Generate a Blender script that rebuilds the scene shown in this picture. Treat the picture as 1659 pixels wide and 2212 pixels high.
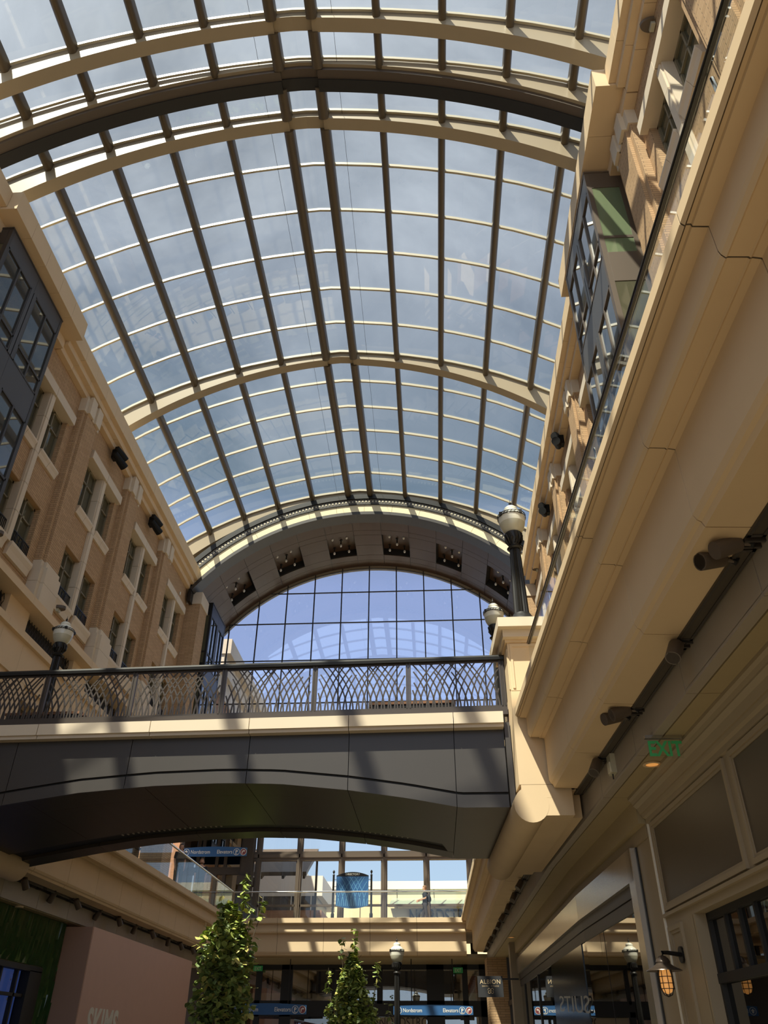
import bpy, bmesh, math, random
from mathutils import Vector, Matrix
random.seed(7)
S = bpy.context.scene
for o in list(bpy.data.objects): bpy.data.objects.remove(o)

# ------------------------------------------------------------------ camera, light, exposure
FPX, PITCH, YAW, ROLL = 1690.9, 0.60098, -0.05956, 0.00425
cam_d = bpy.data.cameras.new('camera'); cam = bpy.data.objects.new('camera', cam_d); S.collection.objects.link(cam)
cam_d.sensor_fit = 'VERTICAL'; cam_d.sensor_height = 24.0; cam_d.lens = 24.0 * FPX / 2212.0
cam_d.clip_start = 0.05; cam_d.clip_end = 600
cp, sp, cy_, sy_ = math.cos(PITCH), math.sin(PITCH), math.cos(YAW), math.sin(YAW)
fwd = Vector((sy_ * cp, cy_ * cp, sp)); rgt = Vector((cy_, -sy_, 0)); upv = rgt.cross(fwd)
c_, s_ = math.cos(ROLL), math.sin(ROLL)
r2 = rgt * c_ + upv * s_; u2 = upv * c_ - rgt * s_
cam.matrix_world = Matrix(((r2.x, u2.x, -fwd.x, 0), (r2.y, u2.y, -fwd.y, 0), (r2.z, u2.z, -fwd.z, 1.6), (0, 0, 0, 1)))
S.camera = cam
S.view_settings.view_transform = 'Standard'; S.view_settings.look = 'None'
S.view_settings.gamma = 1.0; S.view_settings.use_curve_mapping = False
S.view_settings.exposure = 0.45
SUN_STRENGTH = 8.0
SUN_DIR = Vector((0.33, 0.51, -1.0)).normalized()
sun_d = bpy.data.lights.new('sun', 'SUN'); sun = bpy.data.objects.new('sun', sun_d); S.collection.objects.link(sun)
sun_d.energy = SUN_STRENGTH; sun_d.angle = 0.009; sun_d.color = (1.0, 0.88, 0.68)
sun.rotation_euler = SUN_DIR.to_track_quat('-Z', 'Y').to_euler(); sun.location = (-15, -25, 60)
S.cycles.max_bounces = 10; S.cycles.diffuse_bounces = 5; S.cycles.glossy_bounces = 4
S.cycles.transparent_max_bounces = 24; S.cycles.transmission_bounces = 8
S.cycles.sample_clamp_indirect = 6.0
S.cycles.caustics_reflective = False; S.cycles.caustics_refractive = False
try: S.cycles.use_denoising = True
except Exception: pass

SKY_GAIN = 0.80
w = bpy.data.worlds.new('sky'); S.world = w; w.use_nodes = True
nt = w.node_tree; nt.nodes.clear()
def N(t, **k):
    n = nt.nodes.new(t)
    for a, b in k.items(): setattr(n, a, b)
    return n
def math_node(op, a=None, b=None, c=None):
    n = N('ShaderNodeMath', operation=op)
    for i, v in enumerate((a, b, c)):
        if v is None: continue
        if isinstance(v, (int, float)): n.inputs[i].default_value = v
        else: nt.links.new(v, n.inputs[i])
    return n.outputs[0]
tc = N('ShaderNodeTexCoord'); sep = N('ShaderNodeSeparateXYZ'); nt.links.new(tc.outputs['Generated'], sep.inputs[0])
el = math_node('DIVIDE', math_node('ARCSINE', sep.outputs[2]), math.pi / 2)
ramp = N('ShaderNodeValToRGB'); nt.links.new(el, ramp.inputs[0])
cr = ramp.color_ramp
stops = [(0.0, (.62, .74, .86)), (.10, (.50, .66, .86)), (.20, (.42, .54, .84)), (.32, (.39, .49, .78)), (.40, (.185, .245, .315)), (.56, (.20, .235, .30)), (.68, (.27, .295, .345)), (1.0, (.42, .445, .49))]
while len(cr.elements) < len(stops): cr.elements.new(.5)
for e, (p, c) in zip(cr.elements, stops): e.position = p; e.color = (*c, 1)
# cloud sheet: direction projected on a high plane
zc = math_node('MAXIMUM', sep.outputs[2], .12)
comb = N('ShaderNodeCombineXYZ')
nt.links.new(math_node('DIVIDE', sep.outputs[0], zc), comb.inputs[0]); nt.links.new(math_node('DIVIDE', sep.outputs[1], zc), comb.inputs[1])
noi = N('ShaderNodeTexNoise'); noi.inputs['Scale'].default_value = 1.7; noi.inputs['Detail'].default_value = 8; noi.inputs['Roughness'].default_value = .58; noi.inputs['Distortion'].default_value = .6
nt.links.new(comb.outputs[0], noi.inputs['Vector'])
cl = N('ShaderNodeMapRange'); cl.inputs[1].default_value = .38; cl.inputs[2].default_value = .66; nt.links.new(noi.outputs[0], cl.inputs[0])
high = N('ShaderNodeMapRange'); high.inputs[1].default_value = .33; high.inputs[2].default_value = .62; high.inputs[3].default_value = .0; high.inputs[4].default_value = .9; nt.links.new(el, high.inputs[0])
cf = math_node('MULTIPLY', cl.outputs[0], high.outputs[0])
mixc = N('ShaderNodeMix', data_type='RGBA'); nt.links.new(cf, mixc.inputs[0]); nt.links.new(ramp.outputs[0], mixc.inputs[6]); mixc.inputs[7].default_value = (.74, .75, .80, 1)
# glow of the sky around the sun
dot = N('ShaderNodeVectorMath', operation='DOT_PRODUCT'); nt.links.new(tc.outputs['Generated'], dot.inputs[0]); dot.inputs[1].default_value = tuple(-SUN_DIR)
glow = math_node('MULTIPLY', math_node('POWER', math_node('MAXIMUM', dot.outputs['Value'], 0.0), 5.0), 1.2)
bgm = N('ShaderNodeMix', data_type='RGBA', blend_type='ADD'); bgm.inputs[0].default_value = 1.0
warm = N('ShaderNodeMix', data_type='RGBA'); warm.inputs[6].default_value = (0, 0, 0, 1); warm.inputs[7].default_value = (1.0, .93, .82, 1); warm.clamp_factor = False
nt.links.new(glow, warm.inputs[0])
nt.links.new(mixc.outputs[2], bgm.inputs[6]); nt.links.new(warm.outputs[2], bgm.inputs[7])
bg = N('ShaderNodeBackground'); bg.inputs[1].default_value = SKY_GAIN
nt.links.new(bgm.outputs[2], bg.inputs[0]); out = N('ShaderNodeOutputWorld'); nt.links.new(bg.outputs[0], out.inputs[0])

# ------------------------------------------------------------------ materials
MATS = {}
def mat(name, col, rough=.6, metal=0.0, spec=.5, noise=0.0, nscale=3.0, emit=None, estr=0.0, coat=0.0):
    m = bpy.data.materials.new(name); m.use_nodes = True; t = m.node_tree; b = t.nodes['Principled BSDF']
    b.inputs['Base Color'].default_value = (*col, 1); b.inputs['Roughness'].default_value = rough; b.inputs['Metallic'].default_value = metal
    b.inputs['Specular IOR Level'].default_value = spec; b.inputs['Coat Weight'].default_value = coat
    g = t.nodes.new('ShaderNodeNewGeometry'); n = t.nodes.new('ShaderNodeTexNoise'); n.inputs['Scale'].default_value = nscale; n.inputs['Detail'].default_value = 5
    t.links.new(g.outputs['Position'], n.inputs['Vector'])
    mr = t.nodes.new('ShaderNodeMapRange'); mr.inputs[3].default_value = 1 - noise; mr.inputs[4].default_value = 1 + noise; t.links.new(n.outputs[0], mr.inputs[0])
    hv = t.nodes.new('ShaderNodeMix'); hv.data_type = 'RGBA'; hv.blend_type = 'MULTIPLY'; hv.inputs[0].default_value = 1; hv.inputs[6].default_value = (*col, 1)
    t.links.new(mr.outputs[0], hv.inputs[7]); t.links.new(hv.outputs[2], b.inputs['Base Color'])
    if emit: b.inputs['Emission Color'].default_value = (*emit, 1); b.inputs['Emission Strength'].default_value = estr
    MATS[name] = m; return m
def brick_mat(name, c1, c2, mort):
    m = bpy.data.materials.new(name); m.use_nodes = True; t = m.node_tree; b = t.nodes['Principled BSDF']; L = t.links.new
    b.inputs['Roughness'].default_value = .85; b.inputs['Specular IOR Level'].default_value = .2
    g = t.nodes.new('ShaderNodeNewGeometry'); sx = t.nodes.new('ShaderNodeSeparateXYZ'); L(g.outputs['Position'], sx.inputs[0])
    sn = t.nodes.new('ShaderNodeSeparateXYZ'); L(g.outputs['True Normal'], sn.inputs[0])
    ab = t.nodes.new('ShaderNodeMath'); ab.operation = 'ABSOLUTE'; L(sn.outputs[0], ab.inputs[0])
    gt = t.nodes.new('ShaderNodeMath'); gt.operation = 'GREATER_THAN'; gt.inputs[1].default_value = .5; L(ab.outputs[0], gt.inputs[0])
    mx = t.nodes.new('ShaderNodeMix'); L(gt.outputs[0], mx.inputs[0]); L(sx.outputs[0], mx.inputs[2]); L(sx.outputs[1], mx.inputs[3])
    cb = t.nodes.new('ShaderNodeCombineXYZ'); L(mx.outputs[0], cb.inputs[0]); L(sx.outputs[2], cb.inputs[1])
    br = t.nodes.new('ShaderNodeTexBrick'); L(cb.outputs[0], br.inputs['Vector'])
    br.inputs['Scale'].default_value = 1.0; br.inputs['Brick Width'].default_value = .38; br.inputs['Row Height'].default_value = .085; br.inputs['Mortar Size'].default_value = .010; br.inputs['Mortar Smooth'].default_value = .3; br.inputs['Bias'].default_value = 0
    br.inputs['Color1'].default_value = (*c1, 1); br.inputs['Color2'].default_value = (*c2, 1); br.inputs['Mortar'].default_value = (*mort, 1)
    L(br.outputs[0], b.inputs['Base Color'])
    bp = t.nodes.new('ShaderNodeBump'); bp.inputs['Strength'].default_value = .5; bp.inputs['Distance'].default_value = .01; bp.invert = True; L(br.outputs['Fac'], bp.inputs['Height']); L(bp.outputs[0], b.inputs['Normal'])
    MATS[name] = m
def pane_mat(name, tint, refl, rough=0.0, blend=.25):
    m = bpy.data.materials.new(name); m.use_nodes = True; t = m.node_tree; t.nodes.clear(); L = t.links.new
    o = t.nodes.new('ShaderNodeOutputMaterial'); mx = t.nodes.new('ShaderNodeMixShader'); tr = t.nodes.new('ShaderNodeBsdfTransparent'); gl = t.nodes.new('ShaderNodeBsdfGlossy')
    tr.inputs[0].default_value = (*tint, 1); gl.inputs['Roughness'].default_value = rough; gl.inputs[0].default_value = (.9, .95, 1, 1)
    lw = t.nodes.new('ShaderNodeLayerWeight'); lw.inputs[0].default_value = .5
    pw = t.nodes.new('ShaderNodeMath'); pw.operation = 'POWER'; pw.inputs[1].default_value = 4.0; L(lw.outputs['Facing'], pw.inputs[0])
    mr = t.nodes.new('ShaderNodeMapRange'); mr.inputs[3].default_value = refl; mr.inputs[4].default_value = min(1, refl + blend); L(pw.outputs[0], mr.inputs[0])
    L(mr.outputs[0], mx.inputs[0]); L(tr.outputs[0], mx.inputs[1]); L(gl.outputs[0], mx.inputs[2]); L(mx.outputs[0], o.inputs[0])
    MATS[name] = m
mat('stone', (.68, .52, .335), .75, noise=.07, nscale=1.3, spec=.25)
mat('stone_pale', (.66, .56, .43), .75, noise=.06, nscale=1.5, spec=.25)
mat('joint', (.10, .075, .05), .9)
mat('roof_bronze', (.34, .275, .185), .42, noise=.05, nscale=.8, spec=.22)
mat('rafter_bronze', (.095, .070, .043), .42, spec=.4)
mat('joint_bronze', (.085, .064, .048), .5)
mat('bar_pale', (.46, .41, .30), .35)
mat('dark_metal', (.040, .034, .030), .42, spec=.5)
mat('bay_metal', (.060, .058, .060), .38, spec=.5)
mat('bay_brown', (.10, .075, .055), .45)
mat('railing_metal', (.045, .034, .027), .4)
mat('bridge_panel', (.046, .040, .036), .42, noise=.05)
mat('bridge_soffit', (.042, .033, .023), .38, noise=.06, spec=.3)
mat('arch_panel', (.078, .048, .034), .34, noise=.15, nscale=.5, spec=.22)
mat('black', (.012, .011, .010), .6)
mat('black_iron', (.014, .013, .012), .42, spec=.35)
mat('window_frame', (.21, .18, .115), .5)
mat('dark_pane', (.085, .082, .052), .05, spec=.7)
mat('bay_pane', (.05, .055, .055), .02, spec=1.0, coat=.5)
mat('green_room', (.15, .19, .11), .08, spec=.7)
mat('store_pane', (.34, .33, .31), .012, metal=1.0)
mat('window_mirror', (.17, .165, .15), .012, metal=1.0)
mat('store_black', (.010, .009, .010), .16, spec=.3)
mat('soffit_tan', (.38, .30, .17), .6, noise=.05)
mat('panel_grey', (.36, .31, .25), .5, noise=.05)
mat('metal_band', (.62, .56, .48), .22, metal=.75)
mat('vent', (.05, .038, .025), .7)
mat('paint_taupe', (.32, .255, .165), .5, noise=.04)
mat('paint_dark', (.088, .068, .042), .4, noise=.08, nscale=1.0)
mat('pink_board', (.64, .42, .34), .6, noise=.04)
mat('pink_side', (.50, .31, .24), .6)
mat('white_paint', (.80, .78, .70), .5)
mat('green_tile', (.030, .075, .026), .08, noise=.3, nscale=4, spec=.7)
mat('blue_screen', (.03, .06, .22), .2, emit=(.045, .085, .30), estr=.20)
mat('sign_blue', (.025, .10, .26), .45)
mat('sign_blue_light', (.16, .42, .68), .45)
mat('exit_green', (.05, .36, .12), .5, emit=(.04, .4, .10), estr=.03)
mat('sign_red', (.22, .05, .06), .5)
mat('charcoal', (.03, .031, .035), .5)
mat('gold', (.75, .58, .36), .4)
mat('wood', (.20, .085, .035), .55, noise=.3, nscale=12)
mat('globe', (.72, .70, .60), .25, noise=.06, spec=.5)
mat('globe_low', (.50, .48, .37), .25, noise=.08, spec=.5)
mat('bulb', (.85, .82, .75), .2)
mat('bulb_warm', (.9, .5, .2), .3, emit=(1, .42, .10), estr=.35)
mat('paving', (.18, .15, .11), .7, noise=.08)
mat('leaf_a', (.30, .36, .085), .5); mat('leaf_b', (.15, .21, .055), .5); mat('leaf_c', (.52, .47, .13), .5)
mat('bark', (.10, .075, .05), .9)
mat('skin', (.62, .36, .25), .55); mat('hair_dark', (.03, .02, .015), .5); mat('hair_brown', (.16, .075, .03), .5)
mat('cloth_black', (.018, .018, .022), .8); mat('cloth_trouser', (.03, .026, .03), .8)
mat('cream_build', (.80, .68, .44), .8, noise=.04); mat('white_build', (.72, .68, .62), .8)
mat('green_glass', (.30, .38, .30), .15)
mat('copper', (.10, .075, .06), .3, metal=.6)
mat('camera_black', (.008, .008, .008), .6, spec=.25)
mat('stainless', (.6, .6, .58), .2, metal=1.0)
mat('interior', (.30, .25, .19), .8); mat('interior_dark', (.05, .038, .03), .8); mat('interior_red', (.32, .05, .03), .7)
brick_mat('brick', (.52, .345, .195), (.44, .285, .155), (.28, .19, .115))
brick_mat('brick_ext', (.42, .22, .13), (.36, .19, .11), (.30, .2, .14))
pane_mat('roof_glass', (.90, .945, .97), .035, blend=.35)
pane_mat('arch_glass', (.92, .945, .99), .115, blend=.4)
pane_mat('clear_glass', (.95, .965, .955), .03, blend=.3)
pane_mat('door_glass', (.62, .60, .55), .30, blend=.3)
pane_mat('rail_glass', (.955, .97, .965), .035, blend=.28)
pane_mat('acrylic', (.96, .98, .96), .03)
M = MATS

# ------------------------------------------------------------------ mesh helpers
class MB:
    def __init__(s, mp=None): s.v = []; s.f = []; s.mp = mp
    def _add(s, vs, fs):
        b = len(s.v); s.v += [tuple(v) for v in vs]; s.f += [tuple(b + i for i in f) for f in fs]; return s
    def box(s, x0, x1, y0, y1, z0, z1):
        x0, x1 = sorted((x0, x1)); y0, y1 = sorted((y0, y1)); z0, z1 = sorted((z0, z1))
        return s._add([(x0, y0, z0), (x1, y0, z0), (x1, y1, z0), (x0, y1, z0), (x0, y0, z1), (x1, y0, z1), (x1, y1, z1), (x0, y1, z1)],
                      [(0, 3, 2, 1), (4, 5, 6, 7), (0, 1, 5, 4), (1, 2, 6, 5), (2, 3, 7, 6), (3, 0, 4, 7)])
    def prism(s, poly, axis, a, b):
        n = len(poly)
        def p(u, v, t): return ((t, u, v), (u, t, v), (u, v, t))[axis]
        s._add([p(u, v, a) for u, v in poly] + [p(u, v, b) for u, v in poly],
               [tuple(range(n - 1, -1, -1)), tuple(range(n, 2 * n))] + [(i, (i + 1) % n, n + (i + 1) % n, n + i) for i in range(n)])
        return s
    def loft(s, rings, closed=True, caps=True, loop=False):
        n = len(rings[0]); fs = []; k = len(rings)
        for r in range(k if loop else k - 1):
            r2 = (r + 1) % k
            for i in range(n if closed else n - 1):
                fs.append((r * n + i, r * n + (i + 1) % n, r2 * n + (i + 1) % n, r2 * n + i))
        if caps and closed and not loop: fs += [tuple(range(n - 1, -1, -1)), tuple((k - 1) * n + i for i in range(n))]
        return s._add([v for r in rings for v in r], fs)
    def tube(s, pts, r, n=10):
        pts = [Vector(p) for p in pts]; rs = r if isinstance(r, (list, tuple)) else [r] * len(pts); rings = []
        for i, p in enumerate(pts):
            d = (pts[min(i + 1, len(pts) - 1)] - pts[max(i - 1, 0)]).normalized()
            a = d.cross(Vector((0, 0, 1)) if abs(d.z) < .9 else Vector((1, 0, 0))).normalized(); b = d.cross(a)
            rings.append([p + (a * math.cos(2 * math.pi * k / n) + b * math.sin(2 * math.pi * k / n)) * rs[i] for k in range(n)])
        return s.loft(rings)
    def bar(s, p0, p1, wx, wz, upv=(0, 0, 1)):
        p0, p1 = Vector(p0), Vector(p1); d = (p1 - p0).normalized(); u = Vector(upv); a = d.cross(u)
        if a.length < 1e-4: a = d.cross(Vector((1, 0, 0)))
        a.normalize(); b = a.cross(d)
        return s.loft([[p + a * (wx / 2 * i) + b * (wz / 2 * j) for i, j in ((-1, -1), (1, -1), (1, 1), (-1, 1))] for p in (p0, p1)])
    def lathe(s, prof, c=(0, 0, 0), n=24, flute=0):
        rings = []
        for r, z in prof:
            ring = []
            for k in range(n):
                rr = r * (1 - (flute if k % 2 else 0)); a = 2 * math.pi * k / n
                ring.append((c[0] + rr * math.cos(a), c[1] + rr * math.sin(a), c[2] + z))
            rings.append(ring)
        return s.loft(rings)
    def build(s, name, m, parent=None, smooth=False, loc=None):
        vs = [s.mp(*v) for v in s.v] if s.mp else s.v
        me = bpy.data.meshes.new(name); me.from_pydata([tuple(v) for v in vs], [], s.f); me.update()
        bm = bmesh.new(); bm.from_mesh(me); bmesh.ops.recalc_face_normals(bm, faces=bm.faces); bm.to_mesh(me); bm.free()
        if smooth:
            for p in me.polygons: p.use_smooth = True
            try: me.set_sharp_from_angle(angle=math.radians(38))
            except Exception: pass
        me.materials.append(M[m] if isinstance(m, str) else m)
        o = bpy.data.objects.new(name, me); S.collection.objects.link(o)
        if parent is not None: o.parent = parent
        if loc: o.location = loc
        return o
def tag(o, label, cat, group=None, kind=None):
    o['label'] = label; o['category'] = cat
    if group: o['group'] = group
    if kind: o['kind'] = kind
    return o
def empty(name, label, cat, loc=(0, 0, 0), rz=0, group=None, kind=None):
    o = bpy.data.objects.new(name, None); S.collection.objects.link(o); o.location = loc; o.rotation_euler = (0, 0, rz); o.empty_display_size = .2
    return tag(o, label, cat, group, kind)
def copy_tree(o, parent=None):
    c = o.copy(); S.collection.objects.link(c); c.parent = parent
    for ch in list(o.children): copy_tree(ch, c)
    return c
def B(name, m, parent, *boxes, mp=None):
    b = MB(mp)
    for q in boxes: b.box(*q)
    return b.build(name, m, parent)
def text(name, s, size, loc, rot, m, parent=None, ext=.006, sx=1.0, align='LEFT', off=0.0, sp=1.0):
    cu = bpy.data.curves.new(name, 'FONT'); cu.body = s; cu.size = size; cu.extrude = ext; cu.align_x = align; cu.offset = off; cu.space_character = sp
    t = bpy.data.objects.new('t', cu); S.collection.objects.link(t)
    me = bpy.data.meshes.new_from_object(t.evaluated_get(bpy.context.evaluated_depsgraph_get())); bpy.data.objects.remove(t)
    me.name = name; me.materials.clear(); me.materials.append(M[m])
    o = bpy.data.objects.new(name, me); S.collection.objects.link(o); o.location = loc; o.rotation_euler = rot; o.scale = (sx, 1, 1)
    if parent is not None: o.parent = parent
    return o
PI = math.pi
ORD = ['first', 'second', 'third', 'fourth', 'fifth', 'sixth', 'seventh', 'eighth', 'ninth', 'tenth', 'eleventh', 'twelfth']

# walkway frame on the right side: x offset -> world, with the slight bend behind the footbridge
def wb(y): return -.0365 * (y - 13) if y < 17.5 else -.164 - .006 * (y - 17.5)
def W(x, y, z): return (x + wb(y), y, z)
# footbridge frame: slightly skewed
def BR(x, y, z): return (x, y + .033 * (1.39 - x), z)
XL, XR = -12.85, 5.88
def FL(d, y, z): return (XL + d, y, z)
def FR(d, y, z): return (XR - d, y, z)

# ================================================================== ground
fl = MB().box(-40, 30, -30, 100, -.4, 0).build('floor', 'paving'); tag(fl, 'pale stone paving at the foot of the arcade', 'floor', kind='structure')

# ================================================================== glass vault roof
XC, ZC0, RV, CV = -3.6, 27.9, 16.0, 1.0
def zv(x):      # underside of the ribs
    d = abs(x - XC) + CV
    return ZC0 + math.sqrt(RV * RV - d * d) - math.sqrt(RV * RV - CV * CV)
def zg(x):      # glazing plane, flatter than the ribs
    return zv(x) + .42 + .0088 * (x - XC) ** 2
roof = empty('ceiling', 'arched steel and glass barrel roof spanning over the arcade', 'glass roof', (0, 0, 0), kind='structure')
X0, X1 = -13.9, 6.75
def xs_between(a, b, n): return [a + (b - a) * i / n for i in range(n + 1)]
def rib(y, w, m, drop=0.0, top=.03, nm='arch_rib'):
    mb = MB()
    for a, b in ((X0, -4.2), (-4.2, -3.0), (-3.0, X1)):
        up = .10 if (a, b) == (-4.2, -3.0) else 0
        rings = [[(x, y, zv(x) - drop + up), (x, y + w, zv(x) - drop + up), (x, y + w, zg(x) + top), (x, y, zg(x) + top)] for x in xs_between(a, b, 22)]
        mb.loft(rings)
    return mb.build(nm, m, roof)
YS_RIB = [-11.2, .0, 11.15, 14.32, 25.65, 36.62]
for y in YS_RIB: rib(y, .42, 'roof_bronze')
for yj in (-12.6, 12.70):
    rib(yj, .66, 'joint_bronze', drop=.04, top=-.1, nm='split_beam')
    rib(yj - .10, .10, 'roof_bronze', drop=-.14, top=-.02, nm='beam_lip')
    rib(yj + .28, .40, 'black', drop=.10, top=-.3, nm='beam_shoe')
RX_L = [-4.25, -6.33, -8.29, -10.2, -12.05]; RX_R = [-2.98, -.97, 1.03, 3.0, 4.9]
SEG = [(-10.8, .0), (.42, 11.15), (11.57, 12.65), (13.3, 14.32), (14.74, 25.65), (26.07, 36.62)]
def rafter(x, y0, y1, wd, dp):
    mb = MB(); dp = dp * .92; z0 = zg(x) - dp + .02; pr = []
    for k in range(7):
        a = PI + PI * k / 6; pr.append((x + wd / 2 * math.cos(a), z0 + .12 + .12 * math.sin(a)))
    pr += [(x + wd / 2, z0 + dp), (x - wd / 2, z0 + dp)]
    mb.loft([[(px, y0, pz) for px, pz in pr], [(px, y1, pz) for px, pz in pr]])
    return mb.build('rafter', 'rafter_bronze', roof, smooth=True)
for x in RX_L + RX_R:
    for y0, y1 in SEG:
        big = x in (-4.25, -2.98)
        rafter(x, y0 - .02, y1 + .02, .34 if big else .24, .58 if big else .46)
yb = [-1.87 * k for k in range(1, 6)] + [.0 + 1.86 * k for k in range(1, 6)] + [14.32 + 1.89 * k for k in range(1, 6)] + [25.65 + 1.83 * k for k in range(1, 6)]
yb += [-.10, 11.05, 12.48, 14.22, 25.55, 36.52]
for y in sorted(yb):
    for a, b, nm in ((X0, XC, 'west'), (XC, X1, 'east')):
        mb = MB()
        mb.loft([[(x, y, zg(x) - .10), (x, y + .075, zg(x) - .10), (x, y + .075, zg(x) + .03), (x, y, zg(x) + .03)] for x in xs_between(a, b, 10)])
        mb.build('glazing_bar', 'bar_pale', roof)
xr = sorted(RX_L + RX_R + [X0, XC, X1])
for i in range(len(xr) - 1):
    a, b = xr[i], xr[i + 1]; mb = MB()
    mb.loft([[(x, yy, zg(x) + dz) for yy, dz in ((-12, 0), (36.6, 0), (36.6, .015), (-12, .015))] for x in xs_between(a, b, 3)])
    mb.build('glass_pane', 'roof_glass', roof)
for x in (-4.9, -2.35):   # thin cables beside the ridge
    MB().tube([(x, -10, zv(x) + .3), (x, 36.4, zv(x) + .3)], .006, 4).build('ridge_cable', 'black', roof)

# ================================================================== facades
PILY = [-3.75, 1.3, 6.35, 11.4, 21.5, 26.55, 31.6]
CEN = [-5.625, -.575, 4.475, 9.525, 19.6, 24.675, 29.725, 34.775]
BAYY = {'left': (14.14, 17.87), 'right': (13.26, 17.0)}
def facade(side):
    F = FL if side == 'left' else FR
    root = empty('wall_' + side, f'tan brick and limestone facade on the {side} side of the arcade', 'facade', kind='structure')
    # brick field with openings
    holes = []
    for c in CEN:
        for s in (-1, 1):
            a, b = sorted((c + s * .13, c + s * 1.44))
            holes.append((a, b, 18.15, 20.44)); holes.append((a, b, 14.46, 16.55))
    ye = sorted({-9.0, 36.9} | {h[0] for h in holes} | {h[1] for h in holes}); ze = [13.3, 14.46, 16.55, 18.15, 20.44, 22.5]
    mb = MB(F)
    for i in range(len(ye) - 1):
        for j in range(len(ze) - 1):
            ym, zm = (ye[i] + ye[i + 1]) / 2, (ze[j] + ze[j + 1]) / 2
            if any(h[0] < ym < h[1] and h[2] < zm < h[3] for h in holes): continue
            mb.box(-.45, 0, ye[i], ye[i + 1], ze[j], ze[j + 1])
    mb.build('brick_field', 'brick', root)
    for c in CEN:
        # stone mullion pier through both storeys, with a raised fillet
        q = MB(F); zz = [14.45, 15.5, 16.6, 17.9, 19.35, 20.4]
        for k in range(5): q.box(-.44, .08, c - .17, c + .17, zz[k] + .008, zz[k + 1] - .008); q.box(.08, .13, c - .11, c + .11, zz[k] + .008, zz[k + 1] - .008)
        q.build('stone_pier', 'stone_pale', root)
        B('window_header', 'stone_pale', root, (-.44, .20, c - 1.6, c - .01, 20.4, 20.78), (-.44, .20, c + .01, c + 1.6, 20.4, 20.78), mp=F)
        for s in (-1, 1):
            a, b = sorted((c + s * .19, c + s * 1.55)); m_ = (a + b) / 2
            q = MB(F)
            for u, v in ((a, m_ - .006), (m_ + .006, b)): q.prism([(-.36, 18.2), (.17, 18.2), (.17, 18.13), (.12, 18.04), (.08, 17.9), (-.1, 17.9)], 1, u, v)
            # prism with axis 1 gives (u, t, v): already (d, y, z)
            q.build('window_sill', 'stone_pale', root)
            q = MB(F); q.prism([(-.36, 14.5), (.20, 14.5), (.20, 14.4), (.14, 14.25), (.10, 14.05), (-.1, 14.05)], 1, a - .05, b + .05); q.build('window_sill', 'stone_pale', root)
    for p in PILY:
        q = MB(F); q.box(0, .22, p, p + 1.3, 14.7, 21.6); q.box(.22, .31, p + .18, p + 1.12, 14.7, 21.6); q.build('pilaster_shaft', 'brick', root)
        q = MB(F); q.box(0, .27, p - .04, p + 1.34, 21.4, 22.1); q.box(.27, .40, p + .14, p + .55, 21.4, 22.2); q.box(.27, .40, p + .75, p + 1.16, 21.4, 22.2); q.box(.27, .33, p + .5, p + .8, 21.4, 22.15); q.build('pilaster_capital', 'stone_pale', root)
        q = MB(F)
        for za, zb in ((13.4, 14.05), (14.06, 14.62)): q.box(0, .36, p - .06, p + 1.36, za, zb); q.box(.36, .48, p + .12, p + 1.18, za, zb)
        q.box(0, .30, p - .03, p + 1.33, 14.63, 14.85); q.box(.30, .40, p + .15, p + 1.15, 14.63, 14.85); q.build('pilaster_base', 'stone_pale', root)
    # end pier beside the arch
    q = MB(F); q.box(-.3, .75, 37.0, 38.3, 6, 21.35); q.build('end_pier', 'brick', root)
    q = MB(F); q.box(-.3, .80, 36.95, 38.35, 21.35, 22.05); q.build('pier_band', 'stone_pale', root)
    # string course and lower stone wall
    q = MB(F)
    for y in [-9 + 2.525 * k for k in range(19)]:
        y2 = min(y + 2.525, 36.9)
        if y2 - y < .1: continue
        q.prism([(-.2, 13.38), (.52, 13.38), (.52, 13.12), (.05, 13.12), (-.2, 13.12)], 1, y + .005, y2 - .005)
    q.build('string_course', 'stone', root)
    q = MB(F); holes = [(1.78 + 5.05 * k, 5.47 + 5.05 * k) for k in range(-2, 7)]
    ye = sorted({-9.0, 36.9} | {v for h in holes for v in h})
    for i in range(len(ye) - 1):
        ym = (ye[i] + ye[i + 1]) / 2; a, b = ye[i] + .004, ye[i + 1] - .004
        if not any(h[0] < ym < h[1] for h in holes): q.box(-.3, .12, a, b, 12.32, 13.12)
        q.box(-.3, .2, a, b, 11.0, 12.1); q.prism([(-.3, 12.32), (.34, 12.32), (.34, 12.1), (-.3, 12.1)], 1, a, b)
    q.build('stone_band', 'stone', root)
    q = MB(F)
    for p in PILY + [16.45]: q.box(-.3, .2, p + .1, p + 1.2, 6.0, 10.99)
    q.box(-.3, .12, -9, 36.9, 10.6, 11.0); q.build('arcade_pier', 'stone', root)
    q = MB(F); q.box(-.35, -.28, -9, 36.9, 0, 10.99); q.build('shopfront', 'store_pane', root)
    q = MB(F)
    for k in range(-4, 16):
        q.box(-.29, -.22, k * 2.52 + .2, k * 2.52 + .28, 6.1, 10.6)
    q.box(-.29, -.22, -9, 36.9, 8.9, 9.0); q.build('shopfront_bar', 'dark_metal', root)
    # grilles
    for a, b in holes:
        q = MB(F)
        q.box(-.2, -.15, a, b, 12.32, 13.12); q.build('vent_back', 'black', root)
        q = MB(F); y = a
        while y < b: q.bar(( -.05, y, 12.34), (-.05, y + .38, 13.10), .012, .02, (1, 0, 0)); q.bar((-.05, y + .38, 12.34), (-.05, y, 13.10), .012, .02, (1, 0, 0)); y += .19
        q.build('vent_grille', 'dark_metal', root)
    # cornice
    cor = empty('cornice', f'stepped limestone cornice along the top of the {side} facade', 'cornice', kind='structure')
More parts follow.
